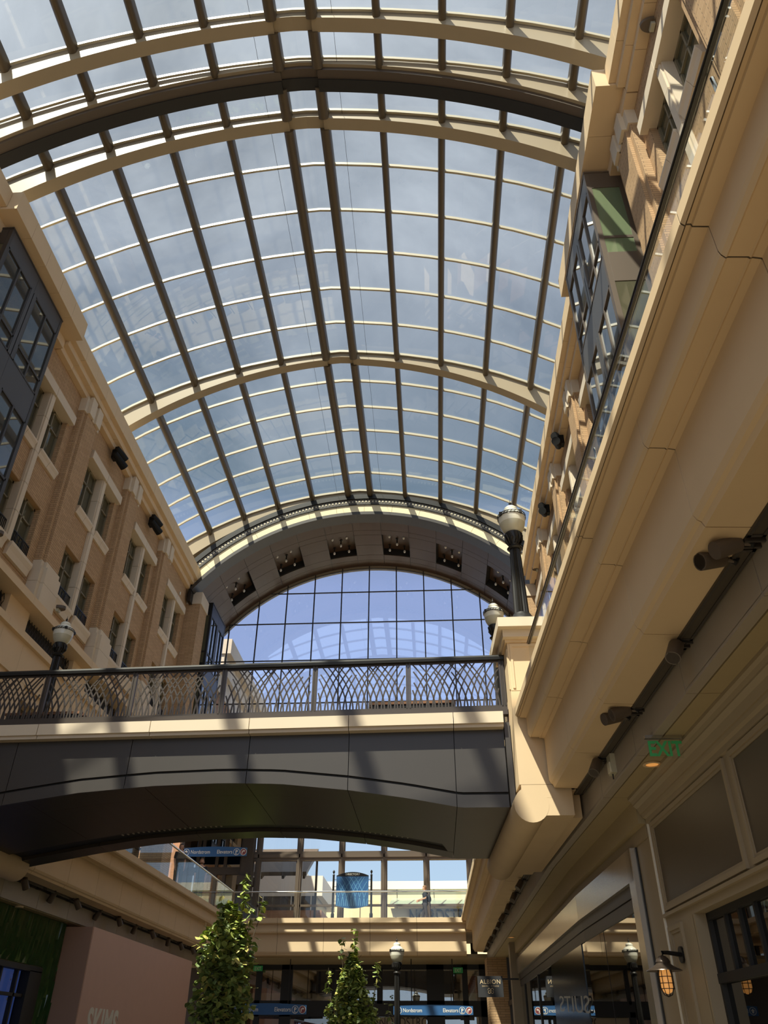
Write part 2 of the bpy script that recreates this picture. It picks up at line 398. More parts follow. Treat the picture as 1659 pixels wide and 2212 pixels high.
    def run(y0, y1, e, nm, step=1.05):
        n = max(1, round((y1 - y0) / step)); q1, q2, q3 = MB(F), MB(F), MB(F)
        for k in range(n):
            a, b = y0 + (y1 - y0) * k / n + .005, y0 + (y1 - y0) * (k + 1) / n - .005
            q1.box(-.3, .60 + e, a, b, 22.52, 23.2); q2.box(-.3, .41 + e, a, b, 22.27, 22.52); q3.box(-.3, .21 + e, a, b, 22.03, 22.27)
        j = MB(F); j.box(-.3, .59 + e, y0 + .02, y1 - .02, 22.54, 23.18); j.box(-.3, .40 + e, y0 + .02, y1 - .02, 22.29, 22.56); j.box(-.3, .20 + e, y0 + .02, y1 - .02, 22.05, 22.3); j.build('joint_core', 'joint', cor)
        q1.build('fascia_course', 'stone', cor); q2.build('middle_course', 'stone', cor); q3.build('bed_course', 'stone', cor)
    by0, by1 = (13.6, 18.95) if side == 'left' else (10.9, 17.9)
    ex_ = 0 if side == 'left' else .08; run(-9, by0, ex_, ''); run(by1, 36.9, ex_, '')
    q = MB(F)
    n = 5
    for k in range(n):
        a, b = by0 + (by1 - by0) * k / n + .006, by0 + (by1 - by0) * (k + 1) / n - .006
        q.box(-.3, .92 if side == 'left' else 1.02, a, b, 22.42, 23.25)
    q.build('bay_course', 'stone', cor)
    B('joint_core', 'joint', cor, (-.3, .90, by0 + .03, by1 - .03, 22.44, 23.23), (-.3, .0, by0 + .03, by1 - .03, 22.05, 22.44), mp=F)
    B('bed_course', 'stone', cor, (-.3, .30, by0 + .03, by1 - .03, 22.03, 22.42), mp=F)
    # windows
    wi = 0
    for ci, c in enumerate(CEN):
        if side == 'right' and c < 4: continue
        if side == 'left' and c < 9: continue
        for s in (-1, 1):
            for storey, (za, zb) in (('upper', (18.2, 20.4)), ('lower', (14.5, 16.55))):
                a, b = sorted((c + s * .17, c + s * 1.44)); ctr = (a + b) / 2
                k = len(CEN) - ci
                pos = 'nearer' if s < 0 else 'farther'
                lab = f'{pos} {storey} window, {ORD[k-1]} brick bay from the arch, {side} facade'
                r = empty(f'window_{wi + 1 + (0 if side == "left" else 60)}', lab, 'window', F(-.27, ctr, za), group=f'punched windows of the {side} facade', kind='structure'); wi += 1
                ht = zb - za; sg = 1 if side == 'left' else -1
                q = MB(); wv = (b - a) / 2
                for y0, y1, z0, z1 in ((-wv, -wv + .07, 0, ht), (wv - .07, wv, 0, ht), (-wv, wv, 0, .07), (-wv, wv, ht - .09, ht), (-.03, .03, 0, ht), (-wv, wv, ht * .66, ht * .66 + .05)):
                    q.box(0, .08 * sg, y0, y1, z0, z1)
                q.build('frame', 'window_frame', r)
                q = MB(); q.box(-.02 * sg, .02 * sg, -wv + .05, wv - .05, .05, ht - .06); q.build('pane', 'dark_pane', r)
                if storey == 'lower' and c > 9:
                    g = empty('balconette_railing', f'iron railing of the {pos} lower window, {ORD[k-1]} bay from arch, {side} facade', 'railing', F(-.02, ctr, 14.52), group=f'window railings of the {side} facade')
                    q = MB(); q.box(-.015, .015, -wv, wv, .52, .56); q.box(-.015, .015, -wv, wv, .03, .07); q.build('rail', 'black_iron', g)
                    q = MB(); n = 15
                    for t in range(n):
                        y = -wv + 2 * wv * t / (n - 1)
                        if abs(y) < .2 and t % 7 != 0: continue
                        q.box(-.012, .012, y - .009, y + .009, .05, .54)
                    q.bar((0, -.2, .06), (0, .2, .53), .014, .014, (1, 0, 0)); q.bar((0, .2, .06), (0, -.2, .53), .014, .014, (1, 0, 0)); q.box(-.012, .012, -.22, -.19, .05, .54); q.box(-.012, .012, .19, .22, .05, .54)
                    q.build('balusters', 'black_iron', g)
    return root
facade('left'); facade('right')

# oriel bays of dark metal and glass
def oriel(side, m_panel, m_edge, front, y0, y1, label, mside='dark_pane'):
    F = FL if side == 'left' else FR
    r = empty('bay_window', label, 'bay window', (0, 0, 0))
    d = front
    B('body', m_edge, r, (-.1, d - .06, y0 + .06, y1 - .06, 10.5, 22.2), mp=F)
    q = MB(F)
    for y in (y0, y1 - .12): q.box(d - .12, d + .01, y, y + .12, 10.5, 22.25)
    q.box(-.1, .12, y0 - .005, y0 + .1, 10.5, 22.25); q.box(-.1, .12, y1 - .1, y1 + .005, 10.5, 22.25); q.build('corner_post', m_edge, r)
    ym = (y0 + y1) / 2
    for z0, z1 in ((21.5, 22.22), (17.55, 18.68), (13.6, 14.7), (10.5, 10.8)):
        q = MB(F)
        for a, b in ((y0 + .12, ym - .005), (ym + .005, y1 - .12)): q.box(d - .08, d, a, b, z0, z1)
        q.build('spandrel_panel', m_panel, r)
        q = MB(F)
        for yy, s in ((y0, -1), (y1, 1)): q.box(.12, d - .12, yy - .004, yy + .05 * -s, z0, z1)
        q.build('side_panel', m_edge, r)
    for z0, z1 in ((18.68, 21.5), (14.7, 17.55), (10.8, 13.6)):
        q = MB(F); q.box(d - .1, d + .02, ym - .17, ym - .02, z0, z1); q.box(d - .1, d + .02, ym + .02, ym + .17, z0, z1); q.box(d - .1, d - .03, ym - .03, ym + .03, z0, z1); q.build('centre_post', m_panel, r)
        for a, b in ((y0 + .12, ym - .17), (ym + .17, y1 - .12)):
            q = MB(F); mm = (a + b) / 2
            q.box(d - .06, d + .015, mm - .035, mm + .035, z0, z1); q.box(d - .06, d + .012, a, b, z0 + .58, z0 + .66)
            q.box(d - .06, d + .012, a, b, z1 - .06, z1); q.box(d - .06, d + .012, a, b, z0, z0 + .06); q.box(d - .06, d + .012, a, a + .05, z0, z1); q.box(d - .06, d + .012, b - .05, b, z0, z1)
            fr = q.build('frame', m_edge, r)
            q = MB(F); q.box(d - .05, d - .03, a + .02, b - .02, z0 + .02, z1 - .02); q.build('pane', 'bay_pane', fr)
        q = MB(F)
        for yy, s in ((y0, -1), (y1, 1)):
            q.box(.12, d - .12, yy - .004, yy + .06 * -s, z0 + .58, z0 + .68)
        fr = q.build('side_transom', m_edge, r)
        q = MB(F)
        for yy, s in ((y0, -1), (y1, 1)): q.box(.1, d - .1, yy + .01 * -s, yy + .04 * -s, z0, z1)
        q.build('side_pane', mside if z0 > 18 else 'dark_pane', fr)
    B('top_cap', m_edge, r, (-.1, d + .02, y0 - .02, y1 + .02, 22.2, 22.26), mp=F)
oriel('left', 'bay_metal', 'dark_metal', .65, *BAYY['left'], 'dark metal and glass bay window hung under the left cornice')
oriel('right', 'bay_metal', 'bay_brown', 1.0, *BAYY['right'], 'metal and glass bay window hung on the sunlit right facade', 'green_room')
oriel('left', 'dark_metal', 'black_iron', .95, 38.6, 41.6, 'dark glazed bay window tucked beside the end arch on the left')

# ================================================================== end wall, arch and soffit
AX, AZ, AR = -3.3, 15.25, 11.6
def arc(r, a0, a1, n): return [(AX + r * math.sin(a0 + (a1 - a0) * i / n), AZ + r * math.cos(a0 + (a1 - a0) * i / n)) for i in range(n + 1)]
AA = math.radians(53)
def ring(mb, r0, r1, y0, y1, a0=-AA, a1=AA, n=48, dz=0.0):
    A, Bq = [[(u, v + dz) for u, v in arc(r, a0, a1, n)] for r in (r0, r1)]
    return mb.loft([[(p[0], y0, p[1]), (q[0], y0, q[1]), (q[0], y1, q[1]), (p[0], y1, p[1])] for p, q in zip(A, Bq)])
back = empty('wall_back', 'end gable with a great arch closing the arcade', 'end wall', kind='structure')
DZF = -.27
for k in range(14):
    a0 = -AA + 2 * AA * k / 14 + .0006; a1 = -AA + 2 * AA * (k + 1) / 14 - .0006
    ring(MB(), AR + .12, AR + .66, 36.50, 37.3, a0, a1, 4, DZF).build('arch_stone', 'cream_build', back)
ring(MB(), AR + .1, AR + .70, 36.54, 37.3, dz=DZF).build('joint_core', 'joint', back)
ring(MB(), AR - .06, AR + .13, 36.44, 37.3, dz=DZF).build('arch_edge', 'dark_metal', back)
ring(MB(), AR + .64, AR + 1.02, 36.47, 37.0, dz=DZF).build('trim_band', 'dark_metal', back)
ring(MB(), AR + 1.0, AR + 1.10, 36.40, 37.0, dz=DZF).build('trim_cap', 'black_iron', back)
ring(MB(), AR + .61, AR + .66, 36.44, 37.0, dz=DZF).build('trim_lip', 'black_iron', back)
ring(MB(), AR + 1.10, AR + 1.34, 36.46, 36.60, dz=DZF).build('trim_hood', 'black_iron', back)
q = MB()
for k in range(120):
    a = -AA + 2 * AA * (k + .5) / 120
    for rr, s in ((AR + .83, .058),):
        cx, cz = AX + rr * math.sin(a), AZ + DZF + rr * math.cos(a)
        q.loft([[(cx + s * math.cos(t * PI / 4), yy, cz + s * math.sin(t * PI / 4)) for t in range(8)] for yy in (36.45, 36.50)])
    for rr in (AR + .73, AR + .94):
        for da in (-.25, .25):
            a2 = a + da * 2 * AA / 120; cx, cz = AX + rr * math.sin(a2), AZ + DZF + rr * math.cos(a2); s = .022
            q.loft([[(cx + s * math.cos(t * PI / 2), yy, cz + s * math.sin(t * PI / 2)) for t in range(4)] for yy in (36.455, 36.50)])
q.build('trim_rosettes', 'bar_pale', back)
# cream gable field between arch and roof, and below the spring line at both sides
q = MB(); A = arc(AR + 1.1, -AA, AA, 40)
q.loft([[(p[0], 37.1, p[1]), (p[0], 37.1, max(p[1], zv(max(min(p[0], X1), X0)) + .6)), (p[0], 37.4, max(p[1], zv(max(min(p[0], X1), X0)) + .6)), (p[0], 37.4, p[1])] for p in A]); q.build('gable_field', 'cream_build', back)
# soffit built of bent metal panels
sof = empty('trim_1', 'brown metal panelled soffit under the end arch', 'soffit', kind='structure')
ring(MB(), AR + .03, AR + .06, 37.0, 42.9, n=60).build('backing', 'black', sof)
NA = 13; rows = [(36.55, 38.6), (38.6, 39.1), (39.1, 40.25), (40.25, 41.4), (41.4, 42.0), (42.0, 42.75)]
coff = [1, 3, 5, 7, 9, 11]
bulbs = []
for k in range(NA):
    a0 = -AA + 2 * AA * k / NA; a1 = -AA + 2 * AA * (k + 1) / NA; g = .0009
    for ri, (y0, y1) in enumerate(rows):
        if k in coff and ri in (2, 3): continue
        ring(MB(), AR - .01, AR + .02, y0 + .01, y1 - .01, a0 + g, a1 - g, 4).build('soffit_panel', 'arch_panel', sof)
    if k in coff:
        q = MB(); ring(q, AR + .45, AR + .48, 39.1, 41.4, a0, a1, 4); q.build('coffer_lid', 'arch_panel', sof)
        q = MB(); ring(q, AR + .03, AR + .48, 41.36, 41.42, a0, a1, 4); ring(q, AR, AR + .48, 39.06, 39.1, a0, a1, 4); ring(q, AR, AR + .48, 39.1, 41.4, a0 - .002, a0, 1); ring(q, AR, AR + .48, 39.1, 41.4, a1, a1 + .002, 1); q.build('coffer_side', 'black', sof)
        for fa, y in ((.25, 39.35), (.75, 39.35), (.5, 40.15), (.22, 40.9), (.75, 40.9)): bulbs.append((a0 + (a1 - a0) * fa, y))
# cut the black backing away over the coffers by drawing it only between them
bk = [o for o in sof.children if o.name.startswith('backing')][0]; bpy.data.objects.remove(bk)
for k in range(NA):
    a0 = -AA + 2 * AA * k / NA; a1 = -AA + 2 * AA * (k + 1) / NA
    q = MB()
    if k in coff: ring(q, AR + .03, AR + .05, 36.6, 39.08, a0, a1, 4); ring(q, AR + .03, AR + .05, 41.42, 42.9, a0, a1, 4)
    else: ring(q, AR + .03, AR + .05, 36.6, 42.9, a0, a1, 4)
    q.build('panel_backing', 'black', sof)
proto = None
for a, y in bulbs:
    rr = AR + .45
    loc = (AX + rr * math.sin(a), y, AZ + rr * math.cos(a))
    if proto is None:
        proto = empty('bulb_lamp', 'small bare bulb on a black holder in a coffer of the arch soffit', 'lamp', loc, group='bare bulbs in the arch coffers')
        MB().lathe([(.10, 0), (.10, -.03), (.035, -.04), (.035, -.22), (.05, -.26), (.05, -.30)], n=10).build('holder', 'black_iron', proto)
        hd = proto.children[0]
        MB().lathe([(.02, -.30), (.065, -.36), (.075, -.42), (.05, -.48), (.008, -.5)], n=12).build('bulb', 'bulb', hd, smooth=True)
    else:
        c = copy_tree(proto); c.location = loc
# jambs under the soffit
XJ = AX - AR * math.sin(AA)
for sg, nm in ((-1, 'left'), (1, 'right')):
    x = AX + sg * (AR * math.sin(AA) + .05)
    B('jamb_panel', 'arch_panel', back, (x, x + sg * .25, 41.9, 43.2, 6, AZ + AR * math.cos(AA) + .1))
    B('jamb_edge', 'black_iron', back, (x - .06 * sg, x + .1 * sg, 36.5, 37.25, 21.3, 22.3))
# great arched window
aw = empty('window_100', 'great arched window with thin dark mullions filling the end gable', 'arched window', kind='structure')
def arcz(x): 
    t = AR * AR - (x - AX) ** 2
    return AZ + math.sqrt(t) if t > 0 else AZ
xa = AR * math.sin(AA) - .02
pts = [(AX - xa, 10.9)] + [(AX + xa * (i / 30 * 2 - 1), arcz(AX + xa * (i / 30 * 2 - 1)) - .02) for i in range(31)] + [(AX + xa, 10.9)]
MB().prism(pts, 1, 42.84, 42.86).build('pane', 'arch_glass', aw)
xcol = [-3.46 + 1.7 * k for k in range(-5, 6)]
for x in xcol:
    if abs(x - AX) < xa: B('mullion', 'dark_metal', aw, (x - .035, x + .035, 42.76, 42.84, 10.9, arcz(x) - .01))
for z in (25.0, 22.93, 20.52, 17.9, 15.2, 12.8):
    h = xa if z < AZ + AR * math.cos(AA) else math.sqrt(max(0.1, AR * AR - (z - AZ) ** 2))
    B('transom', 'dark_metal', aw, (AX - h, AX + h, 42.77, 42.83, z - .03, z + .03))
ring(MB(), AR - .22, AR, 42.78, 42.98, n=48).build('head_frame', 'roof_bronze', aw)
ring(MB(), AR - .24, AR - .20, 42.72, 42.84, n=48).build('head_edge', 'dark_metal', aw)

# ================================================================== lower window wall behind the far balcony
lw = empty('window_101', 'bronze framed window wall behind the far upper balcony', 'window wall', kind='structure')
xm = [-8.96, -6.83, -4.65, -2.48, -.33, 1.85]
for x in xm:
    q = MB(); q.box(x - .11, x + .11, 42.9, 43.2, 5.2, 10.9); q.box(x - .16, x - .11, 42.98, 43.12, 5.2, 10.9); q.box(x + .11, x + .16, 42.98, 43.12, 5.2, 10.9); q.box(x - .03, x + .03, 42.86, 42.9, 5.2, 10.9); q.build('mullion', 'bay_brown', lw)
B('transom', 'bay_brown', lw, (-9.4, 2.2, 42.92, 43.18, 9.55, 9.68), (-9.4, 2.2, 42.86, 43.2, 9.68, 9.85), (-9.4, 2.2, 42.92, 43.18, 9.85, 9.98), (-9.4, 2.2, 42.98, 43.1, 7.42, 7.52))
B('head', 'bay_brown', lw, (-13, 6, 42.85, 43.25, 10.9, 11.2))
for i in range(5): B('pane', 'clear_glass', lw, (xm[i] + .1, xm[i + 1] - .1, 43.04, 43.06, 5.3, 10.9))
# bronze clad corner and doors at the left end of that wall
cn = empty('door_1', 'dark bronze doors with glass lights at the left end of the upper level', 'doors', kind='structure')
B('corner_cladding', 'interior_dark', cn, (-9.75, -9.2, 42.5, 43.2, 5.2, 10.9), (-9.85, -9.1, 42.3, 43.2, 8.35, 8.75))
q = MB()
for x in (-13.0, -12.2, -11.95, -11.2, -10.75, -9.9): q.box(x, x + .16, 42.9, 43.1, 5.2, 10.9)
q.box(-13, -9.7, 42.88, 43.12, 8.9, 9.25); q.box(-13, -9.7, 42.88, 43.12, 6.1, 6.4); q.build('door_frame', 'interior_dark', cn)
B('door_glass', 'store_pane', cn, (-13, -9.7, 42.98, 43.02, 5.2, 10.9))
B('soffit', 'bay_brown', cn, (-13, -9.0, 41.8, 43, 10.9, 11.1))

# ================================================================== right-hand walkway (upper level edge)
PROF_C = [(1.46, 6.37), (1.46, 6.25), (1.485, 6.22), (1.50, 6.235), (1.53, 6.235), (1.535, 6.21), (1.64, 6.20), (1.64, 6.37)]
PROF_M = [(1.64, 6.36), (1.64, 5.94), (1.65, 5.90), (1.675, 5.865), (1.69, 5.875), (1.82, 5.865), (1.83, 5.85), (1.845, 5.86), (1.92, 5.84), (1.92, 6.36)]
PROF_F = [(1.90, 5.9), (1.90, 5.17), (1.925, 5.12), (1.955, 5.10), (1.975, 5.05), (2.33, 5.035), (2.33, 5.9)]
def inset(p, d):
    cx = sum(a for a, b in p) / len(p); cz = sum(b for a, b in p) / len(p)
    return [(a + (cx - a) * d, b + (cz - b) * d) for a, b in p]
def sweep(mp, prof, cuts, gap=.007):
    q = MB(mp)
    for a, b in zip(cuts[:-1], cuts[1:]):
        ys = [a + gap, b - gap]
        q.loft([[(x, y, z) for x, z in prof] for y in ys])
    return q
walk = empty('balcony', 'moulded limestone edge and soffit of the right upper walkway', 'balcony', kind='structure')
CW = [-8.25, -4.35, -.5, 3.40, 7.33, 12.95]
CM = [-8.25, -6.3, -4.35, -2.4, -.5, 1.46, 3.40, 5.37, 7.33, 9.25, 11.15, 12.95]
CWF = [13.05, 17.5, 20, 23.9, 27.8, 31.7, 35.6, 38.6]; CMF = [13.05, 15.0, 17.5] + [19.44 + 1.94 * k for k in range(10)] + [38.6]
for c, m_ in ((CW, CM), (CWF, CMF)):
    sweep(W, PROF_C, c).build('coping', 'stone', walk); sweep(W, PROF_M, m_ if c is CW else m_).build('moulding', 'stone', walk); sweep(W, PROF_F, m_).build('fascia', 'stone', walk)
    for P in (PROF_C, PROF_M, PROF_F): sweep(W, inset(P, .05), [c[0], 17.5, c[-1]] if c is CWF else [c[0], c[-1]]).build('joint_core', 'joint', walk)
# vent strip
B('vent_recess', 'vent', walk, *[(2.33, 2.46, a, b, 5.045, 5.12) for a, b in ((-8, 12.9), (18.2, 38.6))], mp=W)
YV = [5.58 - 1.94 * k for k in range(7, 0, -1)] + [5.58 + 1.94 * k for k in range(0, 17)]
q = MB(W); qg = MB(W); qm = MB(W)
for y in YV:
    if 11.6 < y < 17.9: continue
    q.box(2.33, 2.50, y - .06, y - .035, 5.0, 5.1); q.box(2.33, 2.50, y + .035, y + .06, 5.0, 5.1)
    q.box(2.33, 2.36, y + .10, y + 1.84, 5.01, 5.08); q.box(2.45, 2.48, y + .10, y + 1.84, 5.01, 5.08); q.box(2.33, 2.48, y + .10, y + .13, 5.01, 5.08); q.box(2.33, 2.48, y + 1.81, y + 1.84, 5.01, 5.08)
    qm.box(2.36, 2.45, y + .13, y + 1.81, 5.02, 5.044)
q.build('vent_frame', 'dark_metal', walk); qm.build('vent_mesh', 'vent', walk)
# grey return panel and tan soffit, jointed every 2.1 m
CP = [-8, -4.9, -2.8, -.6, 1.6, 3.7, 5.83, 7.96, 10.05, 12.07, 14.2, 17.5, 19.6, 21.7, 23.8, 25.9, 28, 30.1, 32.2, 34.3, 36.4, 38.6]
q = MB(W); qs = MB(W)
for a, b in zip(CP[:-1], CP[1:]):
    q.box(2.50, 2.56, a + .008, b - .008, 4.69, 5.14); q.box(2.50, 2.62, a + .006, b - .006, 4.66, 4.70)
    qs.box(2.64, 3.3, a + .006, b - .006, 4.66, 4.72)
q.build('return_panel', 'panel_grey', walk); qs.build('soffit_panel', 'soffit_tan', walk)
B('joint_core', 'black', walk, *[(2.53, 3.3, a, b, 4.73, 5.1) for a, b in ((-8, 17.5), (17.5, 38.6))], mp=W)
B('walk_slab', 'stone', walk, *[(1.66, 7.0, a, b, 5.92, 6.34) for a, b in ((-8, 12.95), (13.05, 17.5), (17.5, 38.6))], mp=W)
# glass balustrade of the right walkway
def wrail(y0, y1, posts, label, x=1.80, z0=6.34, z1=7.50, metal='black_iron'):
    r = empty('glass_balustrade', label, 'balustrade')
    n = max(1, round((y1 - y0) / 1.5)); q = MB(W)
    for k in range(n):
        a, b = y0 + (y1 - y0) * k / n, y0 + (y1 - y0) * (k + 1) / n
        q = MB(W); q.box(x - .008, x + .008, a + .006, b - .006, z0, z1 - .03); q.build('glass_panel', 'rail_glass', r)
    ys = [y0] + ([17.5] if y0 < 17.5 < y1 else []) + [y1]
    q = MB(W); q.loft([[(x + .036 * math.cos(t * PI / 6) , y, z1 + .028 + .028 * math.sin(t * PI / 6)) for t in range(12)] for y in ys]); q.build('handrail', metal, r, smooth=True)
    q = MB(W); q.loft([[(x - .030, y, z1 - .004), (x - .026, y, z1 - .008), (x - .022, y, z1 - .004)] for y in ys]); q.build('rail_strip', 'stainless', r)
    for y in posts:
        q = MB(W); q.tube([(x + .06, y, z0), (x + .06, y, z1)], .018, 8); q.build('post', 'stainless', r, smooth=True)
wrail(-8, 12.85, (-4.2, -.6, 3.08, 7.38, 10.9), 'frameless glass balustrade with black handrail on the right walkway')
wrail(18.7, 38.0, (19, 25, 31, 37), 'glass balustrade on the right walkway beyond the stone pier', metal='stainless')

# stone pier at the right end of the bridge and its round corbel beam
pier = empty('stone_pier', 'limestone pier with a projecting cap where the bridge meets the right walkway', 'pier', kind='structure')
B('pier_body', 'stone', pier, (1.43, 2.02, 13.0, 14.1, 5.12, 6.70), mp=W)
B('pier_shaft', 'stone', pier, (1.44, 2.30, 13.0, 14.1, 6.71, 7.62), mp=W)
q = MB(W); q.box(1.48, 2.30, 12.985, 13.0, 7.52, 7.58); q.box(1.48, 1.52, 12.985, 13.0, 6.75, 7.52); q.box(1.425, 1.44, 13.04, 13.1, 6.75, 7.5); q.build('pier_panel_mould', 'stone', pier)
B('pier_neck', 'stone', pier, (1.40, 2.32, 12.97, 14.15, 7.60, 7.66), mp=W)
B('pier_cap', 'stone_pale', pier, (1.27, 2.42, 12.72, 14.3, 7.80, 7.98), (1.36, 2.36, 12.86, 14.22, 7.66, 7.80), mp=W)
def corbel(mp, x0, z0, label, y0=13.0, y1=18.1):
    c = empty('corbel_beam', label, 'corbel', kind='structure')
    n = 28; R_ = .275; q = MB(mp)
    q.loft([[(x0 + R_ * math.cos(2 * PI * k / n), y, z0 + R_ * math.sin(2 * PI * k / n)) for k in range(n)] for y in (y0, y1)]); q.build('round_nosing', 'stone', c, smooth=True)
    B('beam', 'stone', c, (x0 + .10, x0 + .66, y0 + .002, y1, z0 - .17, z0 + .30), (x0 - .14, x0 + .36, y0 + .001, y1, z0 + .1, z0 + .305), (x0 + .66, x0 + .86, y0 + .4, y1, z0 - .12, z0 + .28), mp=mp)
    return c
corbel(W, 1.595, 4.81, 'round nosed limestone corbel beam under the right end of the bridge')
def ML(x, y, z): return (-9.0 - (x - 1.61), y, z)
corbel(ML, 1.61, 4.80, 'round nosed limestone corbel beam under the left end of the bridge', y0=13.6, y1=17.85)

# ================================================================== left upper balcony
lb = empty('balcony', 'limestone edge of the left upper balcony with a stepped moulding', 'balcony', kind='structure')
def WLm(x, y, z): return (-8.85 - (x - 1.46), y, z - .12 + (.06 if z > 6.3 else 0))
CL = [-8 + 3.9 * k for k in range(12)] + [38.2]; CLM = [-8 + 1.95 * k for k in range(24)] + [38.2]
CL = [c for c in CL if c <= 38.2]; CLM = [c for c in CLM if c <= 38.2]
sweep(WLm, PROF_C, CL).build('coping', 'stone', lb); sweep(WLm, PROF_M, CLM).build('moulding', 'stone', lb)
PF2 = [(x if x < 2 else 2.33, z) for x, z in PROF_F]; sweep(WLm, PF2, CLM).build('fascia', 'stone', lb)
for P in (PROF_C, PROF_M, PF2): sweep(WLm, inset(P, .05), [-8, 38.2]).build('joint_core', 'joint', lb)
B('walk_slab', 'stone', lb, (-12.9, -9.05, -8, 42.9, 5.75, 6.28))
B('vent_recess', 'vent', lb, (-9.72, -9.98, -8, 38.2, 4.92, 5.0)); q = MB(); qm = MB()
for y in [1.6 + 1.94 * k for k in range(19)]:
    q.box(-9.72, -9.95, y - .06, y - .03, 4.86, 4.95); q.box(-9.72, -9.95, y + .03, y + .06, 4.86, 4.95); q.box(-9.72, -9.75, y + .1, y + 1.84, 4.86, 4.94); q.box(-9.90, -9.93, y + .1, y + 1.84, 4.86, 4.94)
q.build('vent_frame', 'dark_metal', lb)
q = MB()
for k in range(24): q.box(-9.95, -10.02, -8 + 1.95 * k + .006, min(38.2, -8 + 1.95 * (k + 1)) - .006, 4.45, 4.95)
q.build('return_panel', 'panel_grey', lb); B('soffit', 'soffit_tan', lb, (-10.0, -13, -8, 38.2, 4.43, 4.6))
r = empty('glass_balustrade', 'glass balustrade with a slim steel handrail on the left balcony', 'balustrade')
for k in range(30):
    a, b = -6 + 44.1 / 30 * k, -6 + 44.1 / 30 * (k + 1)
    if b > 13.2 and a < 18.3: continue
    B('glass_panel', 'rail_glass', r, (-9.01, -8.99, a + .012, b - .012, 6.2, 7.38))
MB().tube([(-9.0, -6, 7.40), (-9.0, 13.1, 7.40)], .035, 10).tube([(-9.0, 18.8, 7.40), (-9.0, 38.15, 7.40)], .035, 10).build('handrail', 'stainless', r, smooth=True)

# far cross balcony
fb = empty('balcony', 'limestone edge of the far cross balcony striped by sun and shade', 'balcony', kind='structure')
def WF(x, y, z): return (y, 38.2 + (x - 1.46), z - .11 + (.07 if z > 6.3 else 0))
PM3 = [(x - .06 if z < 6.3 else x, z) for x, z in PROF_M]; PF3 = [(x - .13 if x < 2.2 else x, z) for x, z in PROF_F]
CF = [-8.85, -6.9, -4.86, -2.82, -.78, 1.35]
sweep(WF, PROF_C, CF).build('coping', 'stone', fb); sweep(WF, PM3, CF).build('moulding', 'stone', fb); sweep(WF, PF3, CF).build('fascia', 'stone', fb)
for P in (PROF_C, PM3, PF3): sweep(WF, inset(P, .05), [-8.85, 1.35]).build('joint_core', 'joint', fb)
B('walk_slab', 'stone', fb, (-9.1, 6, 38.45, 43.2, 5.8, 6.30)); B('soffit', 'soffit_tan', fb, (-13, 6, 39.0, 42.4, 4.86, 5.0))
r = empty('glass_balustrade', 'glass balustrade with a bright steel handrail on the far cross balcony', 'balustrade')
for k in range(6):
    a, b = -8.95 + 10.4 / 6 * k, -8.95 + 10.4 / 6 * (k + 1); B('glass_panel', 'clear_glass', r, (a + .012, b - .012, 38.39, 38.41, 6.2, 7.38))
MB().tube([(-9.0, 38.4, 7.40), (1.42, 38.4, 7.40)], .032, 10).build('handrail', 'stainless', r, smooth=True)

# ================================================================== footbridge
br = empty('footbridge', 'dark metal clad arched footbridge with a limestone coping crossing the arcade', 'footbridge', kind='thing')
XB0, XB1 = -8.84, 1.30
seams = [-8.84, -7.5, -5.35, -3.19, -1.41, .43, 1.30]
def zlow(x):   # lower edge of the fascia
    k = [(-9.3, 4.78), (-7.4, 5.10), (-6.16, 5.27), (-4.86, 5.36), (-3.6, 5.385), (-2.6, 5.35), (-1.4, 5.22), (-.4, 5.07), (.44, 4.91), (.5, 4.90), (1.4, 4.89)]
    for (a, za), (b, zb) in zip(k[:-1], k[1:]):
        if a <= x <= b: return za + (zb - za) * (x - a) / (b - a)
    return k[0][1] if x < k[0][0] else k[-1][1]
q = MB(BR)
for a, b in zip([-8.84, -7.1, -5.0, -3.19, -1.41, .43], [-7.1, -5.0, -3.19, -1.41, .43, 1.30]):
    q.prism([(13.30, 6.26), (13.30, 6.46), (13.62, 6.46), (13.62, 6.26)], 0, a + .006, b - .006)
    q.prism([(13.345, 6.20), (13.345, 6.27), (13.62, 6.27), (13.62, 6.20)], 0, a + .006, b - .006)
q.build('coping', 'stone_pale', br)
FY = 13.50
for a, b in zip(seams[:-1], seams[1:]):
    xs = xs_between(a + .006, b - .006, 8)
    MB(BR).loft([[(x, FY, zlow(x) + .25), (x, FY, 6.22), (x, FY + .06, 6.22), (x, FY + .06, zlow(x) + .25)] for x in xs]).build('fascia_panel', 'bridge_panel', br)
    MB(BR).loft([[(x, FY - .01, zlow(x)), (x, FY - .01, zlow(x) + .205), (x, FY + .06, zlow(x) + .215), (x, FY + .06, zlow(x))] for x in xs]).build('lower_band', 'bridge_panel', br)
xs = xs_between(XB0, XB1, 40)
MB(BR).loft([[(x, FY + .05, zlow(x) + .02), (x, FY + .05, 6.4), (x, FY + .12, 6.4), (x, FY + .12, zlow(x) + .02)] for x in xs]).build('panel_backing', 'black', br)
